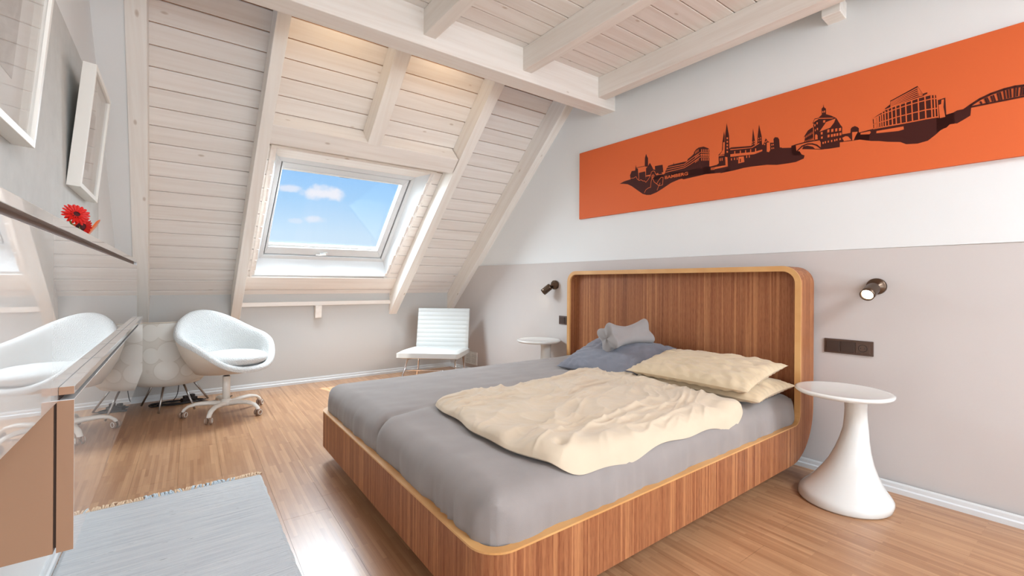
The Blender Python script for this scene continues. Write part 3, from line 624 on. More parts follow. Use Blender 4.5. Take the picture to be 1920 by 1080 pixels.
# ================================================================== BED WALL
# ---- orange panel with the printed town skyline
pan = thing('wall_panel', 'long orange wall panel printed with a dark town skyline above the bed', 'wall panel', WP(0, 0, 1.677), ROTR)
PT0, PT1 = 2.770, -.35
MB().box(-.02, -.001, PT1, PT0, 0, .602).build('board', 'orange_paint', pan)
SKY = json.loads('''{"dark":[[[0.4509,0.2482],[0.4964,0.2613],[0.5606,0.2665],[0.6469,0.2512],[0.7482,0.2372],[0.8747,0.2566],[1.0265,0.2429],[1.2227,0.2405],[1.2266,0.1906],[1.1422,0.1957],[1.066,0.1952],[0.9869,0.1891],[0.9256,0.1754],[0.8541,0.1436],[0.8022,0.1228],[0.749,0.1114],[0.7127,0.1161],[0.6758,0.1304],[0.6286,0.1658],[0.5708,0.2096],[0.5314,0.2317],[0.4915,0.2414]],[[1.221,0.2197],[1.2585,0.2177],[1.2587,0.1853],[1.2212,0.1899]],[[0.5606,0.2665],[0.5545,0.3003],[0.5699,0.3322],[0.6037,0.3298],[0.6105,0.375],[0.617,0.3454],[0.6298,0.3409],[0.6374,0.2609],[0.6281,0.2505]],[[0.6395,0.3048],[0.6977,0.3057],[0.705,0.2409],[0.6422,0.252]],[[0.6937,0.3502],[0.6947,0.4116],[0.7014,0.4319],[0.7059,0.4428],[0.7143,0.4212],[0.7235,0.4054],[0.724,0.3402],[0.7043,0.3401]],[[0.705,0.2409],[0.7058,0.3279],[0.7248,0.3439],[0.7405,0.3644],[0.7565,0.3376],[0.77,0.3114],[0.7703,0.2762],[0.7572,0.2317]],[[0.7701,0.3075],[0.7878,0.3002],[0.7854,0.3298],[0.8529,0.3267],[0.8598,0.2632],[0.8622,0.213],[0.7706,0.2293]],[[0.8747,0.2566],[0.8788,0.2787],[0.8997,0.3088],[0.9433,0.3121],[0.9453,0.326],[0.9487,0.3118],[1.03,0.3121],[1.0536,0.3109],[1.0593,0.328],[1.0806,0.338],[1.1035,0.3529],[1.1072,0.3683],[1.1223,0.3829],[1.141,0.3912],[1.1781,0.3897],[1.2147,0.3688],[1.2191,0.3537],[1.2212,0.1916],[1.0269,0.1839]],[[1.182,0.2179],[1.1819,0.2441],[1.2279,0.2387],[1.2728,0.2407],[1.2875,0.2486],[1.2854,0.3038],[1.3272,0.3055],[1.3301,0.4275],[1.3404,0.5113],[1.3569,0.4207],[1.3601,0.2982],[1.363,0.2976],[1.3636,0.1829],[1.2953,0.1815],[1.1822,0.1916]],[[1.3123,0.3922],[1.3227,0.4601],[1.3272,0.4283],[1.3275,0.3849],[1.3166,0.3875],[1.3155,0.3371],[1.309,0.324],[1.2909,0.3044],[1.2817,0.3046],[1.309,0.3277]],[[1.3593,0.3235],[1.3592,0.3342],[1.3698,0.3389],[1.5026,0.3183],[1.5058,0.3486],[1.5112,0.4299],[1.5237,0.3477],[1.5249,0.3165],[1.5384,0.327],[1.5398,0.3676],[1.548,0.4456],[1.5645,0.3648],[1.5673,0.3099],[1.5736,0.3084],[1.5892,0.3468],[1.6018,0.3252],[1.6143,0.3121],[1.6359,0.3069],[1.6342,0.3306],[1.6433,0.34],[1.66,0.3341],[1.6676,0.319],[1.6709,0.2688],[1.6799,0.2667],[1.6844,0.2624],[1.7314,0.2531],[1.7458,0.2627],[1.7601,0.2593],[1.7632,0.2217],[1.7773,0.2217],[1.7887,0.2],[1.8069,0.1896],[1.8028,0.1715],[1.7606,0.1596],[1.7203,0.1598],[1.6549,0.1633],[1.5964,0.1758],[1.5424,0.1799],[1.4968,0.1832],[1.4501,0.1838],[1.3917,0.1793],[1.2953,0.1779],[1.36,0.2051]],[[1.7933,0.2301],[1.8011,0.2456],[1.8218,0.2451],[1.85,0.2311],[1.8601,0.2171],[1.8901,0.2087],[1.9073,0.2033],[1.8901,0.205],[1.8576,0.2142]],[[1.7373,0.262],[1.7588,0.26],[1.7644,0.2182],[1.7803,0.2206],[1.7935,0.1937],[1.7376,0.206]],[[1.8901,0.2058],[1.8899,0.2478],[1.8824,0.2642],[1.8573,0.2703],[1.8062,0.2681],[1.8074,0.2856],[1.8034,0.3029],[1.8239,0.3346],[1.8494,0.3484],[1.8538,0.3677],[1.8467,0.3711],[1.858,0.3958],[1.8768,0.3948],[1.894,0.4087],[1.8926,0.4438],[1.9,0.4502],[1.9019,0.467],[1.9049,0.4487],[1.9147,0.4372],[1.9149,0.4055],[1.9403,0.3896],[1.9654,0.3682],[1.9856,0.3231],[1.9938,0.3096],[1.9919,0.2344],[2.0,0.2296],[1.9989,0.2229],[1.9826,0.2254],[1.9827,0.1987],[1.9317,0.2006]],[[1.9917,0.2681],[2.0319,0.2662],[2.0329,0.2881],[2.0385,0.2963],[2.052,0.2995],[2.0632,0.291],[2.0699,0.2824],[2.07,0.2604],[2.0789,0.254],[2.1164,0.2444],[2.1165,0.2038],[2.0746,0.2182],[2.0457,0.2198],[2.0023,0.2235],[1.993,0.2313]],[[2.0518,0.2483],[2.0517,0.2698],[2.0691,0.2581],[2.1229,0.2617],[2.134,0.2623],[2.1315,0.3188],[2.1529,0.3318],[2.1826,0.3456],[2.1826,0.3576],[2.2038,0.3734],[2.2042,0.392],[2.3118,0.4349],[2.3327,0.3876],[2.3496,0.3902],[2.3496,0.3821],[2.3328,0.3778],[2.3568,0.3716],[2.3816,0.3652],[2.3841,0.3371],[2.4153,0.3416],[2.4191,0.2564],[2.4484,0.2604],[2.4487,0.2039],[2.4318,0.2054],[2.4205,0.1926],[2.4022,0.1879],[2.379,0.1651],[2.353,0.1442],[2.3143,0.1389],[2.2694,0.1463],[2.2464,0.1635],[2.1941,0.1772],[2.1563,0.1906],[2.126,0.198],[2.0693,0.2207],[2.0519,0.2286]],[[2.3837,0.2662],[2.417,0.2565],[2.4381,0.2571],[2.457,0.2661],[2.4849,0.2657],[2.5013,0.2737],[2.505,0.2674],[2.5024,0.2279],[2.4832,0.2164],[2.4572,0.2026],[2.4364,0.2083],[2.4192,0.1942],[2.392,0.1812],[2.3841,0.1792]]],"cut":[[[0.7071,0.2702],[0.7479,0.2706],[0.748,0.2588],[0.698,0.264]],[[0.7947,0.2639],[0.8144,0.2718],[0.8188,0.2574],[0.8013,0.2549]],[[0.8447,0.268],[0.8725,0.2685],[0.8726,0.2551],[0.8577,0.2502]],[[1.1616,0.375],[1.1683,0.3731],[1.1684,0.3539],[1.1617,0.3557]],[[1.1771,0.3714],[1.1838,0.3695],[1.1839,0.3504],[1.1772,0.3522]],[[1.1925,0.3679],[1.1991,0.366],[1.1992,0.3469],[1.1927,0.3487]],[[1.2078,0.3644],[1.2144,0.3625],[1.2145,0.3435],[1.208,0.3453]],[[1.1148,0.3684],[1.1182,0.3698],[1.1183,0.3518],[1.1149,0.3504]],[[1.1223,0.3718],[1.1257,0.3732],[1.1258,0.3552],[1.1224,0.3538]],[[1.1299,0.3751],[1.1332,0.3765],[1.1333,0.3585],[1.13,0.3571]],[[1.1373,0.3784],[1.1407,0.3798],[1.1408,0.3618],[1.1375,0.3605]],[[1.1618,0.3436],[1.1685,0.3417],[1.1686,0.3225],[1.1619,0.3243]],[[1.1773,0.3401],[1.1839,0.3383],[1.1841,0.3191],[1.1774,0.3209]],[[1.1927,0.3367],[1.1993,0.3349],[1.1994,0.3158],[1.1929,0.3176]],[[1.208,0.3333],[1.2146,0.3315],[1.2147,0.3125],[1.2081,0.3142]],[[1.115,0.3359],[1.1184,0.3374],[1.1185,0.3193],[1.1151,0.3179]],[[1.1225,0.3393],[1.1259,0.3407],[1.126,0.3227],[1.1226,0.3213]],[[1.1301,0.3427],[1.1334,0.3441],[1.1335,0.3262],[1.1302,0.3247]],[[1.1375,0.3461],[1.1409,0.3475],[1.141,0.3296],[1.1377,0.3281]],[[1.162,0.3122],[1.1687,0.3104],[1.1688,0.2911],[1.1621,0.2929]],[[1.1775,0.3088],[1.1841,0.3071],[1.1843,0.2879],[1.1776,0.2896]],[[1.1929,0.3055],[1.1995,0.3038],[1.1996,0.2847],[1.193,0.2864]],[[1.2082,0.3022],[1.2147,0.3005],[1.2149,0.2815],[1.2083,0.2832]],[[1.1152,0.3034],[1.1186,0.3049],[1.1187,0.2869],[1.1153,0.2854]],[[1.1227,0.3069],[1.1261,0.3083],[1.1262,0.2903],[1.1228,0.2889]],[[1.1303,0.3103],[1.1336,0.3118],[1.1337,0.2938],[1.1304,0.2924]],[[1.1377,0.3138],[1.1411,0.3152],[1.1412,0.2973],[1.1379,0.2958]],[[1.2317,0.2282],[1.2584,0.2257],[1.2585,0.209],[1.2318,0.2124]],[[1.2336,0.2283],[1.3492,0.2252],[1.3493,0.2144],[1.2356,0.2131]],[[1.331,0.283],[1.3471,0.2777],[1.35,0.2143],[1.3349,0.2209]],[[1.2854,0.302],[1.3255,0.3005],[1.3255,0.295],[1.2854,0.2965]],[[1.3646,0.3276],[1.5027,0.308],[1.5513,0.3273],[1.5497,0.3209],[1.506,0.3037],[1.3664,0.3211]],[[1.3665,0.2932],[1.3911,0.2913],[1.5193,0.2749],[1.5691,0.279],[1.5691,0.2688],[1.5193,0.2594],[1.4564,0.2664],[1.3666,0.2753]],[[1.3927,0.3087],[1.399,0.308],[1.3998,0.2858],[1.3922,0.2868]],[[1.429,0.304],[1.4351,0.3033],[1.4359,0.2814],[1.4284,0.2823]],[[1.4629,0.2998],[1.4689,0.2991],[1.4697,0.2774],[1.4623,0.2783]],[[1.4945,0.2978],[1.5005,0.2971],[1.5012,0.2755],[1.494,0.2765]],[[1.5256,0.2958],[1.5315,0.2951],[1.5322,0.2737],[1.5251,0.2746]],[[1.3709,0.2654],[1.3773,0.2648],[1.3773,0.2491],[1.371,0.2494]],[[1.3912,0.2647],[1.3975,0.264],[1.3976,0.2484],[1.3913,0.2486]],[[1.4086,0.262],[1.4148,0.2613],[1.4149,0.2458],[1.4087,0.246]],[[1.4698,0.2617],[1.4758,0.2611],[1.4759,0.2458],[1.4699,0.246]],[[1.4865,0.2598],[1.4924,0.2592],[1.4925,0.2439],[1.4866,0.2442]],[[1.4207,0.2636],[1.4547,0.2598],[1.4583,0.2223],[1.4192,0.2199]],[[1.3402,0.4142],[1.3499,0.4118],[1.35,0.3992],[1.3403,0.4016]],[[1.3404,0.3907],[1.35,0.3884],[1.3501,0.3758],[1.3404,0.3781]],[[1.3405,0.3673],[1.3502,0.365],[1.3502,0.3524],[1.3406,0.3547]],[[1.3406,0.3457],[1.3503,0.3435],[1.3504,0.3309],[1.3407,0.3331]],[[1.3408,0.3223],[1.3504,0.3201],[1.3505,0.3075],[1.3408,0.3097]],[[1.5058,0.3452],[1.5104,0.3451],[1.5104,0.3365],[1.5058,0.3365]],[[1.5166,0.346],[1.5211,0.3459],[1.5212,0.3373],[1.5166,0.3374]],[[1.5065,0.3312],[1.5111,0.3311],[1.5111,0.3225],[1.5066,0.3226]],[[1.5173,0.3321],[1.5219,0.332],[1.5219,0.3234],[1.5174,0.3235]],[[1.5447,0.3596],[1.5492,0.3595],[1.5492,0.351],[1.5447,0.351]],[[1.5559,0.3602],[1.5603,0.3601],[1.5604,0.3516],[1.5559,0.3517]],[[1.5454,0.3441],[1.5499,0.344],[1.5499,0.3355],[1.5454,0.3355]],[[1.5563,0.3448],[1.5607,0.3447],[1.5608,0.3362],[1.5563,0.3363]],[[1.5956,0.3166],[1.6143,0.3155],[1.6161,0.2648],[1.6084,0.2532],[1.5959,0.2594]],[[1.6033,0.3366],[1.6265,0.3325],[1.6328,0.3076],[1.6174,0.3114]],[[1.583,0.3281],[1.5887,0.3277],[1.5887,0.3183],[1.5831,0.319]],[[1.5924,0.3308],[1.598,0.3305],[1.5981,0.3211],[1.5925,0.3217]],[[1.5799,0.3136],[1.5856,0.3133],[1.5857,0.3038],[1.58,0.3045]],[[1.6221,0.3002],[1.6276,0.2999],[1.6277,0.2905],[1.6221,0.2912]],[[1.6313,0.2997],[1.6368,0.2994],[1.6369,0.29],[1.6314,0.2907]],[[1.6231,0.2783],[1.6287,0.278],[1.6287,0.2686],[1.6232,0.2692]],[[1.633,0.2776],[1.6385,0.2774],[1.6385,0.268],[1.633,0.2686]],[[1.2947,0.2818],[1.3005,0.2816],[1.3006,0.2623],[1.2948,0.2617]],[[1.3075,0.2808],[1.3133,0.2807],[1.3134,0.2614],[1.3076,0.2609]],[[1.8505,0.3715],[1.8592,0.391],[1.8768,0.3905],[1.8768,0.3861],[1.8606,0.379]],[[1.8768,0.3934],[1.9547,0.3735],[1.9452,0.3711],[1.8793,0.3883]],[[1.8834,0.3117],[1.9163,0.3592],[1.9619,0.3669],[1.9549,0.3456],[1.9359,0.3209]],[[1.806,0.3007],[1.852,0.3243],[1.8521,0.3097],[1.8061,0.2889]],[[1.81,0.276],[1.856,0.2882],[1.8561,0.2736],[1.8114,0.2683]],[[1.8499,0.3512],[1.8531,0.3518],[1.8561,0.2706],[1.8518,0.2717]],[[1.861,0.2986],[1.8672,0.3014],[1.8735,0.2925],[1.8744,0.269],[1.8611,0.2709]],[[1.8569,0.3622],[1.8624,0.3624],[1.8625,0.3496],[1.8569,0.3493]],[[1.8681,0.3708],[1.8741,0.3708],[1.8742,0.358],[1.8682,0.3579]],[[1.8595,0.3323],[1.8636,0.3329],[1.8636,0.3201],[1.8596,0.3194]],[[1.8696,0.3369],[1.8756,0.337],[1.8756,0.3242],[1.8696,0.3241]],[[1.9011,0.3732],[1.9114,0.372],[1.9115,0.3579],[1.9012,0.359]],[[1.8964,0.4279],[1.9018,0.4281],[1.9019,0.4182],[1.8965,0.4181]],[[1.905,0.4283],[1.9104,0.4284],[1.9104,0.4172],[1.9051,0.417]],[[1.8896,0.3069],[1.899,0.3062],[1.8991,0.2921],[1.8897,0.2927]],[[1.891,0.2806],[1.8996,0.2801],[1.8997,0.2674],[1.891,0.2678]],[[1.9219,0.3132],[1.9325,0.3132],[1.9321,0.2962],[1.922,0.296]],[[1.9412,0.3109],[1.9517,0.311],[1.9513,0.2941],[1.9413,0.2938]],[[1.9603,0.3087],[1.9707,0.3088],[1.9703,0.292],[1.9604,0.2917]],[[1.9782,0.3068],[1.9885,0.3069],[1.9881,0.2901],[1.9783,0.2899]],[[1.9235,0.2827],[1.9332,0.2825],[1.9333,0.2674],[1.9236,0.2669]],[[1.9397,0.2814],[1.9492,0.2812],[1.9493,0.2662],[1.9398,0.2657]],[[1.9528,0.2809],[1.9623,0.2807],[1.9624,0.2657],[1.9529,0.2653]],[[1.9659,0.2804],[1.9753,0.2802],[1.9754,0.2652],[1.9659,0.2648]],[[1.9807,0.2794],[1.99,0.2792],[1.9901,0.2643],[1.9808,0.2639]],[[1.8985,0.2472],[1.9049,0.2471],[1.905,0.2356],[1.8986,0.2356]],[[1.9096,0.2483],[1.9159,0.2482],[1.916,0.2367],[1.9096,0.2367]],[[1.9242,0.2484],[1.9305,0.2483],[1.9305,0.2369],[1.9242,0.237]],[[1.9406,0.2481],[1.9468,0.248],[1.9468,0.2366],[1.9406,0.2367]],[[1.9554,0.2482],[1.9615,0.2481],[1.9616,0.2367],[1.9554,0.2368]],[[1.9653,0.2494],[1.9714,0.2493],[1.9715,0.238],[1.9654,0.2381]],[[1.9808,0.2492],[1.9869,0.2491],[1.987,0.2379],[1.9809,0.2379]],[[1.9941,0.2479],[2.0091,0.2539],[2.0206,0.2496],[2.0366,0.2248],[2.0023,0.2268]],[[2.0398,0.2683],[2.0656,0.2643],[2.0556,0.2435],[2.0468,0.2209],[2.0407,0.2224]],[[2.0778,0.2541],[2.1202,0.2537],[2.123,0.2442],[2.1175,0.2369],[2.0778,0.2452]],[[2.1479,0.2465],[2.2588,0.2419],[2.2602,0.2255],[2.2384,0.2228],[2.1465,0.2346]],[[2.3912,0.3125],[2.4005,0.3144],[2.4015,0.3348],[2.4107,0.3351],[2.4086,0.2976],[2.4157,0.2462],[2.3961,0.2455]],[[2.3841,0.3371],[2.3881,0.3365],[2.3926,0.248],[2.3884,0.2492]]],"line":[[0.0045,[[0.8808,0.2974],[1.0301,0.2937],[1.0807,0.3198],[1.1413,0.3481],[1.1562,0.3537],[1.2185,0.3363]]],[0.0045,[[0.8809,0.28],[1.0302,0.2804],[1.0808,0.3023],[1.1414,0.3309],[1.1563,0.3366],[1.2186,0.321]]],[0.0045,[[0.8811,0.263],[1.0303,0.2674],[1.0809,0.2852],[1.1415,0.314],[1.1564,0.3198],[1.2187,0.3062]]],[0.004,[[0.563,0.2742],[0.5897,0.2715],[0.6136,0.2793],[0.6233,0.2594],[0.6423,0.242],[0.661,0.2447],[0.6797,0.2314],[0.6936,0.231],[0.7052,0.2171],[0.7211,0.2302],[0.7391,0.2506],[0.7502,0.2721],[0.7545,0.289],[0.7701,0.295],[0.7835,0.2893],[0.7925,0.2682],[0.8188,0.2574],[0.8577,0.2541]]],[0.004,[[0.6919,0.1359],[0.7056,0.1576],[0.7306,0.1694],[0.7486,0.1704],[0.7528,0.2128],[0.7594,0.2391],[0.7706,0.2293],[0.7796,0.2082],[0.8018,0.1888],[0.8238,0.1697],[0.854,0.1723],[0.8579,0.2291],[0.8407,0.2322],[0.8148,0.206],[0.804,0.1904]]],[0.004,[[0.8065,0.1396],[0.8194,0.1665],[0.8323,0.1895]]],[0.0035,[[0.7594,0.2391],[0.757,0.2591],[0.7703,0.2664],[0.7815,0.2566],[0.7749,0.2441],[0.7683,0.2395]]],[0.0045,[[2.2064,0.3845],[2.313,0.4246],[2.3303,0.3851]]],[0.0045,[[2.2064,0.3784],[2.3131,0.414],[2.3303,0.3838]]],[0.0045,[[2.2064,0.3722],[2.3131,0.4035],[2.3303,0.3825]]],[0.0045,[[2.2064,0.3661],[2.3132,0.393],[2.3303,0.3812]]],[0.0045,[[2.2065,0.3599],[2.3132,0.3824],[2.3303,0.3799]]],[0.0055,[[2.1839,0.3503],[2.2065,0.3555],[2.3157,0.3718],[2.3568,0.3732]]],[0.005,[[2.1324,0.3168],[2.1665,0.3296],[2.2118,0.3386],[2.2685,0.3468],[2.3158,0.3504],[2.364,0.3515],[2.3829,0.3471]]],[0.005,[[2.1353,0.2864],[2.1802,0.2913],[2.2329,0.2985],[2.2938,0.301],[2.3451,0.3022],[2.3843,0.2986]]],[0.006,[[2.1354,0.2619],[2.199,0.2604],[2.2715,0.2575],[2.3453,0.2566],[2.388,0.2542]]],[0.005,[[2.1379,0.317],[2.1395,0.2626]]],[0.005,[[2.1426,0.3192],[2.1445,0.2623]]],[0.005,[[2.1489,0.3208],[2.1505,0.2621]]],[0.005,[[2.1543,0.3228],[2.1574,0.2613]]],[0.005,[[2.1638,0.3304],[2.1663,0.2613]]],[0.005,[[2.1719,0.3384],[2.1755,0.2609]]],[0.005,[[2.1832,0.342],[2.1857,0.2606]]],[0.005,[[2.1959,0.3467],[2.1985,0.2616]]],[0.005,[[2.2107,0.3508],[2.2143,0.2597]]],[0.005,[[2.2269,0.3544],[2.23,0.2598]]],[0.005,[[2.245,0.3573],[2.2485,0.2588]]],[0.005,[[2.2664,0.3608],[2.2702,0.2578]]],[0.005,[[2.29,0.365],[2.294,0.2562]]],[0.005,[[2.3152,0.3686],[2.3187,0.2559]]],[0.005,[[2.3405,0.3687],[2.3449,0.2568]]],[0.005,[[2.364,0.3677],[2.368,0.2551]]],[0.005,[[2.3753,0.3656],[2.3791,0.2551]]]],"dline":[[0.004,[[0.6179,0.3492],[0.6951,0.3479]]],[0.006,[[1.4327,0.247],[1.4328,0.2276]]],[0.006,[[1.7373,0.2605],[1.7535,0.2628],[1.8062,0.2666],[1.8824,0.2642]]],[0.007,[[1.767,0.2236],[1.7932,0.2474],[1.8218,0.254],[1.8473,0.2488],[1.8701,0.2352],[1.8901,0.2131]]],[0.0035,[[1.8125,0.305],[1.8118,0.2875]]],[0.0035,[[1.8165,0.2819],[1.8155,0.2673]]],[0.0035,[[1.8186,0.3082],[1.818,0.2901]]],[0.0035,[[1.8221,0.2834],[1.8212,0.2692]]],[0.0035,[[1.8248,0.3114],[1.8241,0.2927]]],[0.0035,[[1.8278,0.285],[1.8268,0.2711]]],[0.0035,[[1.8309,0.3145],[1.8303,0.2952]]],[0.0035,[[1.8334,0.2865],[1.8324,0.2729]]],[0.0035,[[1.8371,0.3176],[1.8364,0.2978]]],[0.0035,[[1.839,0.2881],[1.8381,0.2748]]],[0.0035,[[1.8432,0.3208],[1.8425,0.3004]]],[0.0035,[[1.8446,0.2896],[1.8436,0.2766]]],[0.0035,[[1.8492,0.3239],[1.8486,0.3029]]],[0.0035,[[1.8502,0.2911],[1.8492,0.2785]]],[0.011,[[2.483,0.2623],[2.5049,0.2778],[2.5336,0.2961],[2.5686,0.3091],[2.6095,0.317],[2.6426,0.3183],[2.6703,0.3138],[2.7065,0.3039],[2.7525,0.2823],[2.7968,0.251]]],[0.008,[[2.5013,0.2685],[2.5583,0.2678],[2.618,0.2668],[2.6705,0.2661],[2.7375,0.2624],[2.7968,0.251]]],[0.006,[[2.5354,0.2839],[2.539,0.2738]]],[0.006,[[2.5504,0.2933],[2.5557,0.2737]]],[0.006,[[2.5565,0.2952],[2.5627,0.2741]]],[0.006,[[2.5695,0.2986],[2.5748,0.2741]]],[0.006,[[2.5764,0.3002],[2.5825,0.273]]],[0.006,[[2.5901,0.3046],[2.5953,0.2727]]],[0.006,[[2.5977,0.3059],[2.6029,0.2728]]],[0.006,[[2.6103,0.3092],[2.6138,0.2731]]],[0.006,[[2.6204,0.3096],[2.623,0.2739]]],[0.006,[[2.6295,0.3103],[2.6313,0.2738]]],[0.006,[[2.6426,0.3109],[2.642,0.2728]]],[0.006,[[2.6516,0.3103],[2.6501,0.2739]]],[0.006,[[2.6638,0.3087],[2.6607,0.273]]],[0.006,[[2.6704,0.3052],[2.6679,0.2731]]],[0.006,[[2.6909,0.3032],[2.6878,0.2678]]],[0.006,[[2.7065,0.2991],[2.702,0.268]]],[0.006,[[2.722,0.2926],[2.716,0.2659]]]]}''')
from mathutils.geometry import tessellate_polygon
def poly_layer(m, polys, h):
    for p in polys:
        pts = [Vector((u, v, 0)) for u, v in p]; tris = tessellate_polygon([pts])
        vs = [(-.02 - h, PT0 - u, v) for u, v in p]; m.add(vs, [tuple(t) for t in tris])
def line_layer(m, lines, h):
    for w, p in lines:
        for (a, b) in zip(p[:-1], p[1:]):
            a = Vector(a); b = Vector(b); e = (b - a)
            if e.length < 1e-6: continue
            nn = Vector((-e.y, e.x)).normalized() * w / 2; e = e.normalized() * w * .3
            q = [a - e + nn, a - e - nn, b + e - nn, b + e + nn]; m.add([(-.02 - h, PT0 - x.x, x.y) for x in q], [(0, 1, 2, 3)])
m = MB(); poly_layer(m, SKY['dark'], .0006); m.build('skyline_print', 'print_brown', pan)
m = MB(); poly_layer(m, SKY['cut'], .0012); line_layer(m, SKY['line'], .0012); m.build('window_print', 'orange_paint', pan)
m = MB(); line_layer(m, SKY['dline'], .0018); m.build('line_print', 'print_brown', pan)
cu = bpy.data.curves.new('BAMBERG', 'FONT'); cu.body = 'BAMBERG'; cu.size = .0325; cu.offset = .0008; cu.space_character = 1.0
tmp = bpy.data.objects.new('tmp', cu); COL.objects.link(tmp); bpy.context.view_layer.update()
me = bpy.data.meshes.new_from_object(tmp.evaluated_get(bpy.context.evaluated_depsgraph_get())); bpy.data.objects.remove(tmp)
xs = [v.co.x for v in me.vertices]; kx = .188 / (max(xs) - min(xs)); x_0 = min(xs)
for v in me.vertices:
    x, y = (v.co.x - x_0) * kx, v.co.y; v.co = (-.0222, PT0 - (.874 + x), .2125 + y - .0025 * x / .19)
me.materials.clear(); me.materials.append(M['orange_paint'])
lt = bpy.data.objects.new('lettering', me); COL.objects.link(lt); lt.parent = pan

# ---- switch plates
def switches(t1, z0, label, socket_last=True):
    r = thing('switch_plate', label, 'switch plate', WP(t1, lower_off(t1), z0), ROTR, 'dark brown triple switch plates')
    MB().box(-.008, 0, -.228, 0, 0, .081).build('frame', 'switch_brown', r, bevel=.002)
    for k in range(2): MB().box(-.013, -.006, -.012 - k * .069 - .064, -.012 - k * .069, .0105, .0705).build('rocker', 'switch_rocker', r, bevel=.0015)
    so_ = MB().box(-.011, -.006, -.012 - 2 * .069 - .064, -.012 - 2 * .069, .0105, .0705).build('socket', 'switch_brown', r, bevel=.0015)
    T = Matrix.Translation((-.0112, -.012 - 2 * .069 - .032, .0405)) @ Matrix.Rotation(-PI / 2, 4, 'Y')
    MB().lathe([(.0205, -.004), (.0205, .0006), (.018, .0008), (.0175, -.003)], 28, T=T).build('socket_well', 'switch_dark', so_)
    m = MB()
    for dy in (-.0095, .0095): m.lathe([(.0026, 0), (.0026, .0012)], 10, T=T @ Matrix.Translation((0, dy, -.001)))
    m.build('pin_hole', 'cable_black', so_)
    return r
switches(.861, .699, 'dark brown switch plate with socket on the wall above the near side table')
switches(3.024, .699, 'dark brown switch plate half hidden by the far edge of the headboard')

# ---- reading lamps
def lamp(t, z, label, head_dir, lit, off=.0):
    SCL = 1.22
    r = thing('wall_lamp', label, 'lamp', WP(t, lower_off(t), z), ROTR, 'bronze reading lamps beside the headboard'); r.scale = (SCL,) * 3
    Tb = Matrix.Rotation(-PI / 2, 4, 'Y')
    MB().lathe([(.034, 0), (.036, .004), (.036, .022), (.032, .026), (.012, .028), (.010, .045)], 32, T=Tb).build('wall_rose', 'lamp_bronze', r)
    p0 = Vector((-.042, 0, 0)); dv = Vector(head_dir).normalized()
    MB().tube([(-.03, 0, 0), p0, p0 + dv * .02], .007, 10).build('swivel_arm', 'lamp_bronze', r)
    q = dv.to_track_quat('Z', 'Y').to_matrix().to_4x4(); T = Matrix.Translation(p0 + dv * .012) @ q
    MB().lathe([(.010, 0), (.024, .004), (.0265, .012), (.0265, .058), (.0268, .060), (.0268, .064), (.0265, .066), (.0265, .082), (.0225, .082), (.021, .066)], 32, T=T).build('lamp_head', 'lamp_bronze', r)
    MB().lathe([(.0215, .066), (.021, .074), (.016, .079), (.001, .080)], 24, T=T).build('bulb_face', 'bulb', r)
    l = bpy.data.lights.new('reading_light', 'SPOT'); l.energy = 3.0 if lit else 4.0; l.color = (1, .80, .55); l.spot_size = 1.25; l.spot_blend = .6; l.shadow_soft_size = .02
    lo = bpy.data.objects.new('reading_light', l); COL.objects.link(lo)
    Rz = Matrix.Rotation(ROTR[2], 4, 'Z'); wp = Vector(WP(t, 0, z)) + (Rz @ ((p0 + dv * .105) * SCL)); lo.location = wp; lo.rotation_euler = (Rz.to_3x3() @ dv).to_track_quat('-Z', 'Y').to_euler()
lamp(.620, 1.083, 'lit bronze reading lamp on the wall right of the headboard', (-.92, .10, -.40), True)
lamp(3.075, 1.074, 'bronze reading lamp on the wall beyond the far side of the headboard', (-.34, .60, -.56), False)

# ---- vent grille low on the bed wall
r = thing('vent_grille', 'white slatted vent grille low on the wall behind the lounge chair', 'vent grille', WP(4.385, lower_off(4.5), .10), ROTR)
gw, gh = .255, .152
MB().box(-.012, 0, 0, gw, 0, .022).box(-.012, 0, 0, gw, gh - .022, gh).box(-.012, 0, 0, .022, .022, gh - .022).box(-.012, 0, gw - .022, gw, .022, gh - .022).box(-.012, 0, gw / 2 - .007, gw / 2 + .007, .022, gh - .022).build('frame', 'white_plastic', r, bevel=.002)
MB().box(-.003, 0, .02, gw - .02, .02, gh - .02).build('backing', 'grille_dark', r)
for k in range(6):
    for (a, b) in ((.022, gw / 2 - .007), (gw / 2 + .007, gw - .022)):
        MB().hexa([(-.011, a, .026 + k * .0182), (-.003, a, .032 + k * .0182), (-.003, b, .032 + k * .0182), (-.011, b, .026 + k * .0182)], [(-.011, a, .0345 + k * .0182), (-.003, a, .0405 + k * .0182), (-.003, b, .0405 + k * .0182), (-.011, b, .0345 + k * .0182)]).build('slat', 'white_plastic', r)

# ---- white side tables
def table(x, y, label):
    r = thing('side_table', label, 'side table', (x, y, 0), group='white pedestal side tables')
    prof = [(.150, 0), (.188, .002), (.195, .010), (.196, .034), (.192, .046), (.180, .060), (.160, .082), (.137, .115), (.114, .155), (.093, .200), (.075, .255), (.062, .310), (.053, .365), (.048, .420), (.0465, .465), (.048, .500), (.053, .520), (.060, .530)]
    ox, oy = .81 * .066, -.585 * .066
    off = [(ox * min(1, z / .36) ** .75, oy * min(1, z / .36) ** .75) for _, z in prof]
    MB().lathe(prof, 48, off=off).build('pedestal', 'lacquer_white', r)
    MB().lathe([(.06, .528), (.165, .533), (.196, .539), (.204, .546), (.206, .552), (.204, .558), (.198, .5605), (.186, .5595), (.172, .5565), (.0, .556)], 64).build('table_top', 'lacquer_white', r)
    return r
table(2.676, .841, 'white pedestal side table below the lit lamp at the near side of the bed')
table(2.655, 3.24, 'white pedestal side table beyond the far side of the bed, mostly hidden')

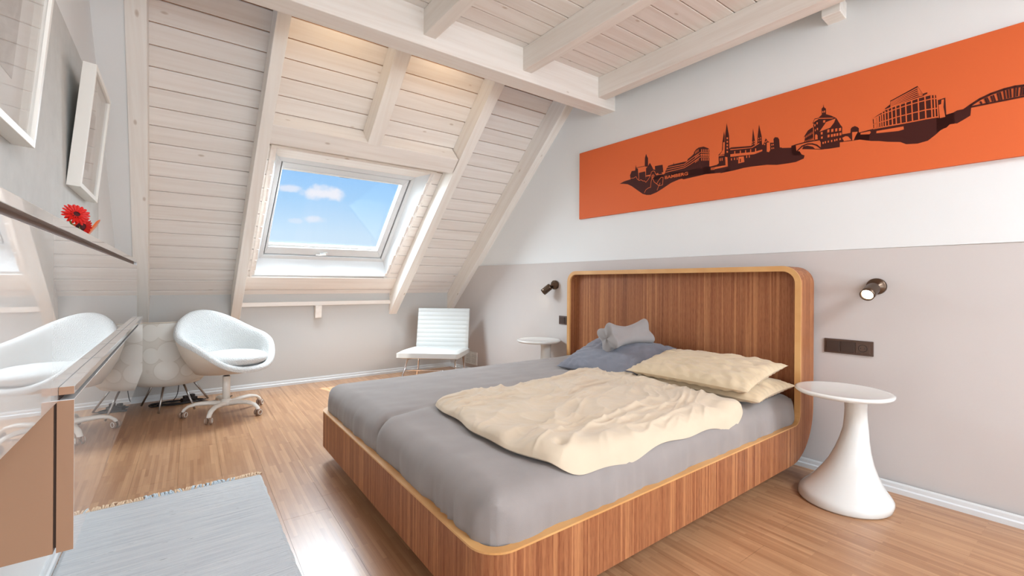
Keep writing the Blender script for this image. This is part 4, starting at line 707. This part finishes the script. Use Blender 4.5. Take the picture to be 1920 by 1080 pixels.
# ================================================================== LOUNGE CHAIR
lc = thing('lounge_chair', 'armless white leather lounge chair on chrome legs in the far corner', 'chair', (2.145, 4.37, 0), (0, 0, math.radians(-41)))
# local: faces -y
m = MB()
def rbox_fn(wx, dy, dz, ridges=0, nu=40, nv=40):
    pass
def slab(m, w, l, th, nch, T, mi=0):
    nu, nv = 24, nch * 6 + 1
    for sg in (1, -1):
        def f(i, j, sg=sg):
            u = -1 + 2 * i / (nu - 1); v = -1 + 2 * j / (nv - 1)
            e = min(1, (1 - abs(u)) / .07); k = math.sqrt(max(0, 1 - (1 - e) ** 2)); e2 = min(1, (1 - abs(v)) / .06); k2 = math.sqrt(max(0, 1 - (1 - e2) ** 2))
            rid = abs(math.sin((v + 1) / 2 * nch * PI)) ** .4
            z = sg * (th / 2 - (.006 * (1 - rid) if sg > 0 else 0)) * (.55 + .45 * k * k2)
            return T @ Vector((w / 2 * u, l / 2 * v, z))
        m.grid(nu, nv, f, flip=sg < 0)
    # rim
    pts = []
    for i in range(nu): pts.append((-1 + 2 * i / (nu - 1), -1))
    for j in range(1, nv): pts.append((1, -1 + 2 * j / (nv - 1)))
    for i in range(nu - 2, -1, -1): pts.append((-1 + 2 * i / (nu - 1), 1))
    for j in range(nv - 2, 0, -1): pts.append((-1, -1 + 2 * j / (nv - 1)))
    m.grid(len(pts), 2, lambda i, j: T @ Vector((w / 2 * pts[i][0], l / 2 * pts[i][1], (-1, 1)[j] * th / 2 * .55)), wrapu=True)
    return m
slab(MB(), .63, .64, .085, 1, Matrix.Translation((0, -.02, .335)) @ Matrix.Rotation(-.05, 4, 'X')).build('seat', 'leather_white', lc)
slab(MB(), .60, .49, .065, 10, Matrix.Translation((0, .325, .55)) @ Matrix.Rotation(PI / 2 - .20, 4, 'X')).build('backrest', 'leather_white', lc)
for sx in (-1, 1):
    x = sx * .255
    MB().tube([(sx * .30, -.30, .008), (x, -.19, .27), (x, -.17, .282), (x, .20, .272), (x, .225, .262), (x + sx * .012, .245, .13), (x + sx * .02, .225, .05), (x + sx * .03, .285, .009)], .0095, 10).build('leg_frame', 'chrome', lc)
    MB().tube([(x, .20, .275), (x, .30, .33), (x, .372, .52), (x, .395, .62)], .0095, 10).build('back_support', 'chrome', lc)
MB().tube([(-.27, -.225, .185), (.27, -.225, .185)], .0085, 10).build('stretcher', 'chrome', lc)
MB().tube([(-.255, .1, .275), (.255, .1, .275)], .0085, 10).build('stretcher', 'chrome', lc)

# ================================================================== SWIVEL CHAIR
ch = thing('swivel_chair', 'white boucle bucket chair on a five-star base with casters', 'chair', (.24, 4.35, 0), (0, 0, math.radians(-56)))
# local +x = forward
NP = 72
def rim_z(a):   # a = angle from forward
    c = (1 - math.cos(a)) / 2
    arm = .16 * math.exp(-((abs(a) - 1.25) / .50) ** 2)
    return .392 + .43 * c ** 1.25 + arm * .45
def rim_r(a):
    c = (1 - math.cos(a)) / 2; return .335 + .030 * math.sin(a) ** 2 - .015 * c
def shell_prof(a, inner):
    zr, rr_ = rim_z(a), rim_r(a); zb, rb = .345, .165 + .06 * math.sin(a / 2) ** 2
    pts = []
    if not inner:
        pts = [(rb - .04, zb), (rb, zb + .004), (rb + (rr_ - rb) * .35, zb + (zr - zb) * .22), (rb + (rr_ - rb) * .70, zb + (zr - zb) * .5), (rb + (rr_ - rb) * .93, zb + (zr - zb) * .8), (rr_ - .004, zr - .018)]
    else:
        t = .058; hz = max(.43, zr - .35)
        pts = [(rr_ - .004, zr - .022), (rr_ + .004, zr - .012), (rr_ + .002, zr + .010), (rr_ - .016, zr + .026), (rr_ - .040, zr + .022), (rr_ - .056, zr + .002), (rr_ - .068, zr - .03), (rr_ - .082, zr - .35 * (zr - .44)), (rr_ - .095, zr - .70 * (zr - .44)), (rr_ - .115, .44), (.12, .43), (.0, .43)]
    return pts
def spin(inner):
    k = len(shell_prof(0, inner)); m = MB()
    m.grid(NP, k, lambda i, j: (lambda a, p: (p[0] * math.cos(a), p[0] * math.sin(a), p[1]))(2 * PI * i / NP - PI, shell_prof(2 * PI * i / NP - PI, inner)[j]), wrapu=True); return m
m = spin(False); m.lathe([(.12, .343), (.16, .346)], 32); m.build('outer_shell', 'chair_beige', ch)
spin(True).build('padding', 'boucle', ch)
m = MB()
def cush(i, j):
    a = 2 * PI * i / 48; k = j / 15 * PI - PI / 2; c = abs(math.cos(k)) ** .55; rr_ = .258 + .02 * math.cos(a)
    return (.045 + rr_ * c * math.cos(a), rr_ * .98 * c * math.sin(a), 462e-3 + .056 * math.copysign(abs(math.sin(k)) ** .8, math.sin(k)) + .012 * math.cos(a) * 0)
m.grid(48, 16, cush, wrapu=True); m.build('seat_cushion', 'boucle', ch)
MB().lathe([(.016, .30), (.016, .352)], 20).build('gas_lift', 'chrome', ch)
MB().lathe([(.0275, .085), (.0275, .308), (.025, .31)], 28).build('column', 'chair_metal', ch)
MB().lathe([(.024, .311), (.024, .313)], 24).build('collar', 'switch_dark', ch)
MB().tube([(-.02, .02, .335), (-.10, .13, .315), (-.16, .17, .29)], [.005, .005, .007], 8).build('lever', 'chair_metal', ch)
MB().lathe([(.028, .068), (.046, .075), (.046, .10), (.03, .125)], 28).build('hub', 'chair_metal', ch)
base = math.radians(56)
for k, deg in enumerate((28, 100, 172, 244, 316)):
    a = math.radians(deg) + base; ca, sa = math.cos(a), math.sin(a)
    pts = [(.035, .088), (.12, .100), (.20, .101), (.255, .088), (.282, .066), (.290, .050)]
    sec = []; m = MB(); hw_ = [.026, .025, .022, .020, .018, .017]; hh_ = [.022, .018, .016, .0145, .014, .013]
    def lf(i, j, ca=ca, sa=sa):
        an = 2 * PI * i / 10; rr_, z = pts[j]; y = hw_[j] * math.cos(an); dz = hh_[j] * math.sin(an)
        tl = .0 if j < 3 else (.35, .8, 1.0)[j - 3]; rr_ += dz * tl; z += dz * (1 - tl * .8)
        return (rr_ * ca - y * sa, rr_ * sa + y * ca, z)
    m.grid(10, 6, lf, wrapu=True); m.build('base_arm', 'chair_metal', ch)
    ca2 = a + (.6, -.5, 1.1, .2, 1.4)[k]; cst = MB(); T = Matrix.Translation((.29 * ca, .29 * sa, .027)) @ Matrix.Rotation(ca2, 4, 'Z') @ Matrix.Rotation(PI / 2, 4, 'X')
    for zz in (-.022, .006): cst.lathe([(.019, zz), (.025, zz + .002), (.026, zz + .006), (.026, zz + .010), (.025, zz + .014), (.019, zz + .016)], 22, T=T)
    cst.lathe([(.008, -.006), (.008, .006)], 10, T=T); cst.build('caster', 'caster_brown', ch)
    for zz in (-.0225, .0225): MB().tube([T @ Vector((.0175 * math.cos(q * PI / 10), .0175 * math.sin(q * PI / 10), zz)) for q in range(20)], .0025, 6, closed=True).build('wheel_ring', 'chair_metal', ch)

# ================================================================== PATTERNED TUB CHAIR
tc_ = thing('tub_chair', 'pale tub chair printed with overlapping discs behind the swivel chair', 'chair', (-.145, 4.845, 0), (0, 0, math.radians(95)))
def tub_r(a): return .36
def tub_prof(a):
    c = (1 - math.cos(a)) / 2; zr = .40 + .35 * min(1, c * 1.35) ** 1.1
    return [(.02, .205), (.16, .208), (.225, .222), (.265, .27), (.288, .36), (.298, .36 + (zr - .36) * .55), (.295, zr - .01), (.284, zr), (.272, zr - .012), (.257, .40 + (zr - .40) * .4), (.236, .375), (.2, .365), (.01, .365)]
k = len(tub_prof(0)); m = MB()
m.grid(64, k, lambda i, j: (lambda a, p: (p[0] * math.cos(a), p[0] * math.sin(a), p[1]))(2 * PI * i / 64 - PI, tub_prof(2 * PI * i / 64 - PI)[j]), wrapu=True); m.build('tub', 'dot_print', tc_)
m = MB(); m.tube([(lambda a: (.284 * math.cos(a), .284 * math.sin(a), tub_prof(a)[7][1] + .002))(2 * PI * i / 64 - PI) for i in range(64)], .005, 6, closed=True); m.build('piping', 'chair_beige', tc_)
inv = Matrix.Rotation(math.radians(-95), 4, 'Z') @ Matrix.Translation((.145, -4.845, 0))
for (fx, fy) in ((-.211, 4.628), (-.345, 5.0), (.132, 4.98), (.03, 4.62)):
    foot = inv @ Vector((fx, fy, .007)); hd = Vector((foot.x, foot.y, 0)).normalized()
    MB().tube([foot, Vector((foot.x * .55, foot.y * .55, .215))], .008, 8).build('leg', 'steel', tc_)

# ---- cable tangle and power strip on the floor
cb = thing('power_cable', 'tangle of black power cable on the floor under the tub chair', 'cable', (-.12, 4.95, 0))
rc_ = random.Random(5); pts = []
for k in range(46):
    a = k * .62; rr_ = .10 + .06 * math.sin(k * .9); pts.append((.16 * math.cos(a) * (1 + .3 * math.sin(k * .37)) + rc_.uniform(-.02, .02) + .02, .07 * math.sin(a) + rc_.uniform(-.015, .015), .006 + .004 * (k % 3)))
def smooth_pts(p, n=4):
    out = []
    for i in range(len(p) - 1):
        a, b, c, d = (Vector(p[max(0, i - 1)]), Vector(p[i]), Vector(p[i + 1]), Vector(p[min(len(p) - 1, i + 2)]))
        for k in range(n):
            t = k / n; out.append(.5 * ((2 * b) + (c - a) * t + (2 * a - 5 * b + 4 * c - d) * t * t + (-a + 3 * b - 3 * c + d) * t ** 3))
    out.append(Vector(p[-1])); return out
pts += [(.20, -.05, .006), (.27, -.10, .006), (.36, -.06, .006), (.44, .02, .006)]
MB().tube(smooth_pts(pts), .0042, 6).build('cord', 'cable_black', cb)
MB().tube(smooth_pts([(-.02, .02, .01), (.02, .05, .06), (.035, .03, .16), (.03, .0, .21)]), .0035, 6).build('cord', 'cable_black', cb)
MB().box(-.06, .06, -.024, .024, 0, .036).box(-.045, -.015, -.018, .018, .036, .058).box(.01, .042, -.018, .018, .036, .062).build('power_strip', 'cable_black', cb, loc=(.11, .03, 0), rot=(0, 0, .5), bevel=.004)

# ================================================================== RUG
rug = thing('rug', 'pale blue-grey woven rag rug with a knotted fringe beside the sideboard', 'rug', (-.035, 1.9, 0), (0, 0, .012))
RW, RY0, RY1 = .37, -1.15, .945
m = MB(); nyr = 300
def rugf(i, j):
    u = -1 + 2 * i / 59; y = RY0 + (RY1 - RY0) * j / (nyr - 1)
    wv = .004 * noise.noise((0, y * 14, 3)) + .002 * noise.noise((0, y * 80, 9)); x = u * (RW + (wv if abs(u) > .99 else 0))
    z = .009 + .0022 * math.sin(j * PI) + (.0016 if j % 2 else -.0010) + .0012 * noise.noise((x * 30, y * 60, 1))
    if abs(u) > .99: z = .002
    return (x, y - .028 * u * 0, z)
m.grid(60, nyr, rugf, sm=False); m.box(-RW + .004, RW - .004, RY0 + .004, RY1 - .004, .0005, .005); m.build('weave', 'rug_weave', rug)
fr_, fb_ = MB(), MB(); rf = random.Random(11)
for k in range(90):
    x = -RW + .01 + (2 * RW - .02) * k / 89; L = rf.uniform(.022, .044); sx = rf.uniform(-.025, .025)
    tgt = fb_ if .30 < k / 89 < .84 and rf.random() < .85 else fr_
    tgt.tube([(x, RY1 - .006, .008), (x + sx * .4, RY1 + L * .5, .010 + rf.uniform(0, .006)), (x + sx, RY1 + L, .005)], [.0048, .0055, .0036], 5)
tag(fr_.build('fringe', 'fringe_cream', rug), kind='stuff'); tag(fb_.build('fringe', 'fringe_blue', rug), kind='stuff')

# ================================================================== SIDEBOARD
def sp_thing(name, label, cat, t, z, group=None, off=0): return thing(name, label, cat, SP(t, off, z), ROTS, group)
u = sp_thing('wall_cabinet', 'long glossy white upper wall cabinet with a dark finger groove', 'cabinet', 0, .857, 'glossy white wall cabinets')
TA, TB_ = -1.2, 3.272
MB().box(.004, .170, TA, TB_, 0, .353).build('body', 'gloss_white', u, bevel=.001)
MB().box(.170, .186, TA, TB_ - .012, .318, .337).build('finger_groove', 'groove_brown', u)
MB().box(.170, .2, TA, TB_, .334, .353).box(.170, .2, TB_ - .012, TB_, .318, .334).build('top_rail', 'gloss_white', u, bevel=.001)
MB().box(.174, .2, TA, TB_, 0, .318).build('door', 'gloss_white', u, bevel=.001)
l_ = sp_thing('wall_cabinet', 'glossy white lower wall cabinet with brown end panel hung above the rug', 'cabinet', 0, .566, 'glossy white wall cabinets')
TC, TD = 1.205, 3.345
MB().box(.004, .194, TC, TD, 0, .285).build('body', 'cabinet_brown', l_, bevel=.001)
MB().box(.194, .2015, TC + .003, TD - .003, .01, .31).build('gap_strip', 'dark_gap', l_)
d1 = MB().box(.1985, .2225, TC, TD, 0, .293).build('door', 'gloss_white', l_, bevel=.001)
MB().box(.1985, .2223, TC - .0012, TC - .0002, .001, .292).build('edge_strip', 'cabinet_brown', d1)
MB().box(.2005, .2225, TC + .002, TD, .303, .318).build('top_rail', 'gloss_white', l_, bevel=.001)
MB().box(.2005, .2223, TC + .0005, TC + .0018, .303, .318).build('rail_end', 'cabinet_brown', l_)

# ---- framed pictures, hanging with the top tipped forward
def picture(t0, z, w, hh, label, lean=.092):
    r = thing('framed_picture', label, 'picture', SP(t0, .004, z), (0, 0, -AS), 'white box-framed pictures above the sideboard')
    ps = bpy.data.objects.new('p', None)
    T = Matrix.Rotation(lean, 4, 'Y'); dpt = .046; b = .02
    def bxx(x0, x1, y0, y1, z0, z1, m): m.box(x0, x1, y0, y1, z0, z1, T=T)
    m = MB(); bxx(0, dpt, 0, b, 0, hh, m); bxx(0, dpt, w - b, w, 0, hh, m); bxx(0, dpt, b, w - b, 0, b, m); bxx(0, dpt, b, w - b, hh - b, hh, m); m.build('frame', 'frame_white', r, bevel=.0015)
    m = MB(); bxx(.006, .012, b, w - b, b, hh - b, m); m.build('mount', 'mat_white', r)
    m = MB(); bxx(.012, .0132, w * .24, w * .76, hh * .24, hh * .76, m); m.build('print', 'art_grey', r)
    m = MB(); bxx(.036, .038, b, w - b, b, hh - b, m); m.build('pane', 'picture_glass', r)
    bpy.data.objects.remove(ps); return r
picture(2.63, 1.495, .50, .54, 'white box-framed picture above the red flowers')
picture(1.33, 1.475, .535, .62, 'white box-framed picture cut off by the left edge of the photo', .085)

# ---- gerberas in an orange vase
vz = .857 + .353
va = thing('flower_vase', 'small orange vase with two red gerberas on the sideboard', 'vase', SP(2.35, .085, vz), ROTS)
prof = [(.020, 0), (.026, .003), (.029, .02), (.027, .035), (.018, .055), (.014, .066), (.018, .078), (.030, .090), (.033, .092), (.028, .086), (.012, .066), (.010, .03)]
MB().lathe(prof, 32).build('vase_body', 'vase_orange', va)
MB().add(*(lambda g: (g.v, g.f))(MB().grid(9, 7, lambda i, j: (.012 + .004 * j + .012 * math.sin(i / 8 * PI) * (j / 6), .028 + .006 * j + .004 * i * (j / 6), .060 + .012 * j * (1 - (i / 8 - .5) ** 2) - .002 * i)))).build('lip_fold', 'vase_orange', va)
def gerbera(c, nrm, R_, parent):
    c = Vector(c); q = Vector(nrm).to_track_quat('Z', 'Y').to_matrix().to_4x4(); T = Matrix.Translation(c) @ q; rg = random.Random(int(R_ * 1e5))
    head = MB()
    head.lathe([(.012, -.010), (.016, -.002), (.0155, .003), (.009, .006), (.001, .006)], 20, T=T); head = head.build('flower_centre', 'flower_dark', parent)
    for ringk, (n_, rr_, tilt, zz) in enumerate(((19, R_, .10, 0), (17, R_ * .88, .24, .002), (14, R_ * .5, .5, .004))):
        pm = MB()
        for k in range(n_):
            a = 2 * PI * (k + .5 * ringk) / n_ + rg.uniform(-.05, .05); Lp = rr_ * rg.uniform(.93, 1.05); wd = .0044 if ringk < 2 else .0026
            P_ = T @ Matrix.Rotation(a, 4, 'Z') @ Matrix.Translation((0, 0, zz)) @ Matrix.Rotation(-tilt, 4, 'Y')
            vs = [P_ @ Vector(v) for v in ((.010, -wd * .5, 0), (.010, wd * .5, 0), (Lp * .6, wd, .0012), (Lp * .9, wd * .8, 0), (Lp, 0, -.001), (Lp * .9, -wd * .8, 0), (Lp * .6, -wd, .0012), (Lp * .5, 0, -.0008))]
            pm.add(vs, [(0, 1, 7), (1, 2, 7), (2, 3, 7), (3, 4, 7), (4, 5, 7), (5, 6, 7), (6, 0, 7)])
        tag(pm.build('petals', 'petal_red', parent), kind='stuff')
f1c = (.02, -.255, .102); f2c = (.02, -.135, .072)
gerbera(f1c, (.45, -.80, .35), .040, va); gerbera(f2c, (.40, .45, -.15), .037, va)
MB().tube(smooth_pts([(0, 0, .03), (.006, -.03, .09), (.014, -.17, .04), (.018, -.235, .045), (.0, -.247, .096)]), .0028, 8).build('stem', 'stem_green', va)
MB().tube(smooth_pts([(0, .004, .03), (.004, -.01, .088), (.012, -.14, .045), (.017, -.15, .055), (f2c[0] - .003, f2c[1] - .008, f2c[2])]), .0028, 8).build('stem', 'stem_green', va)
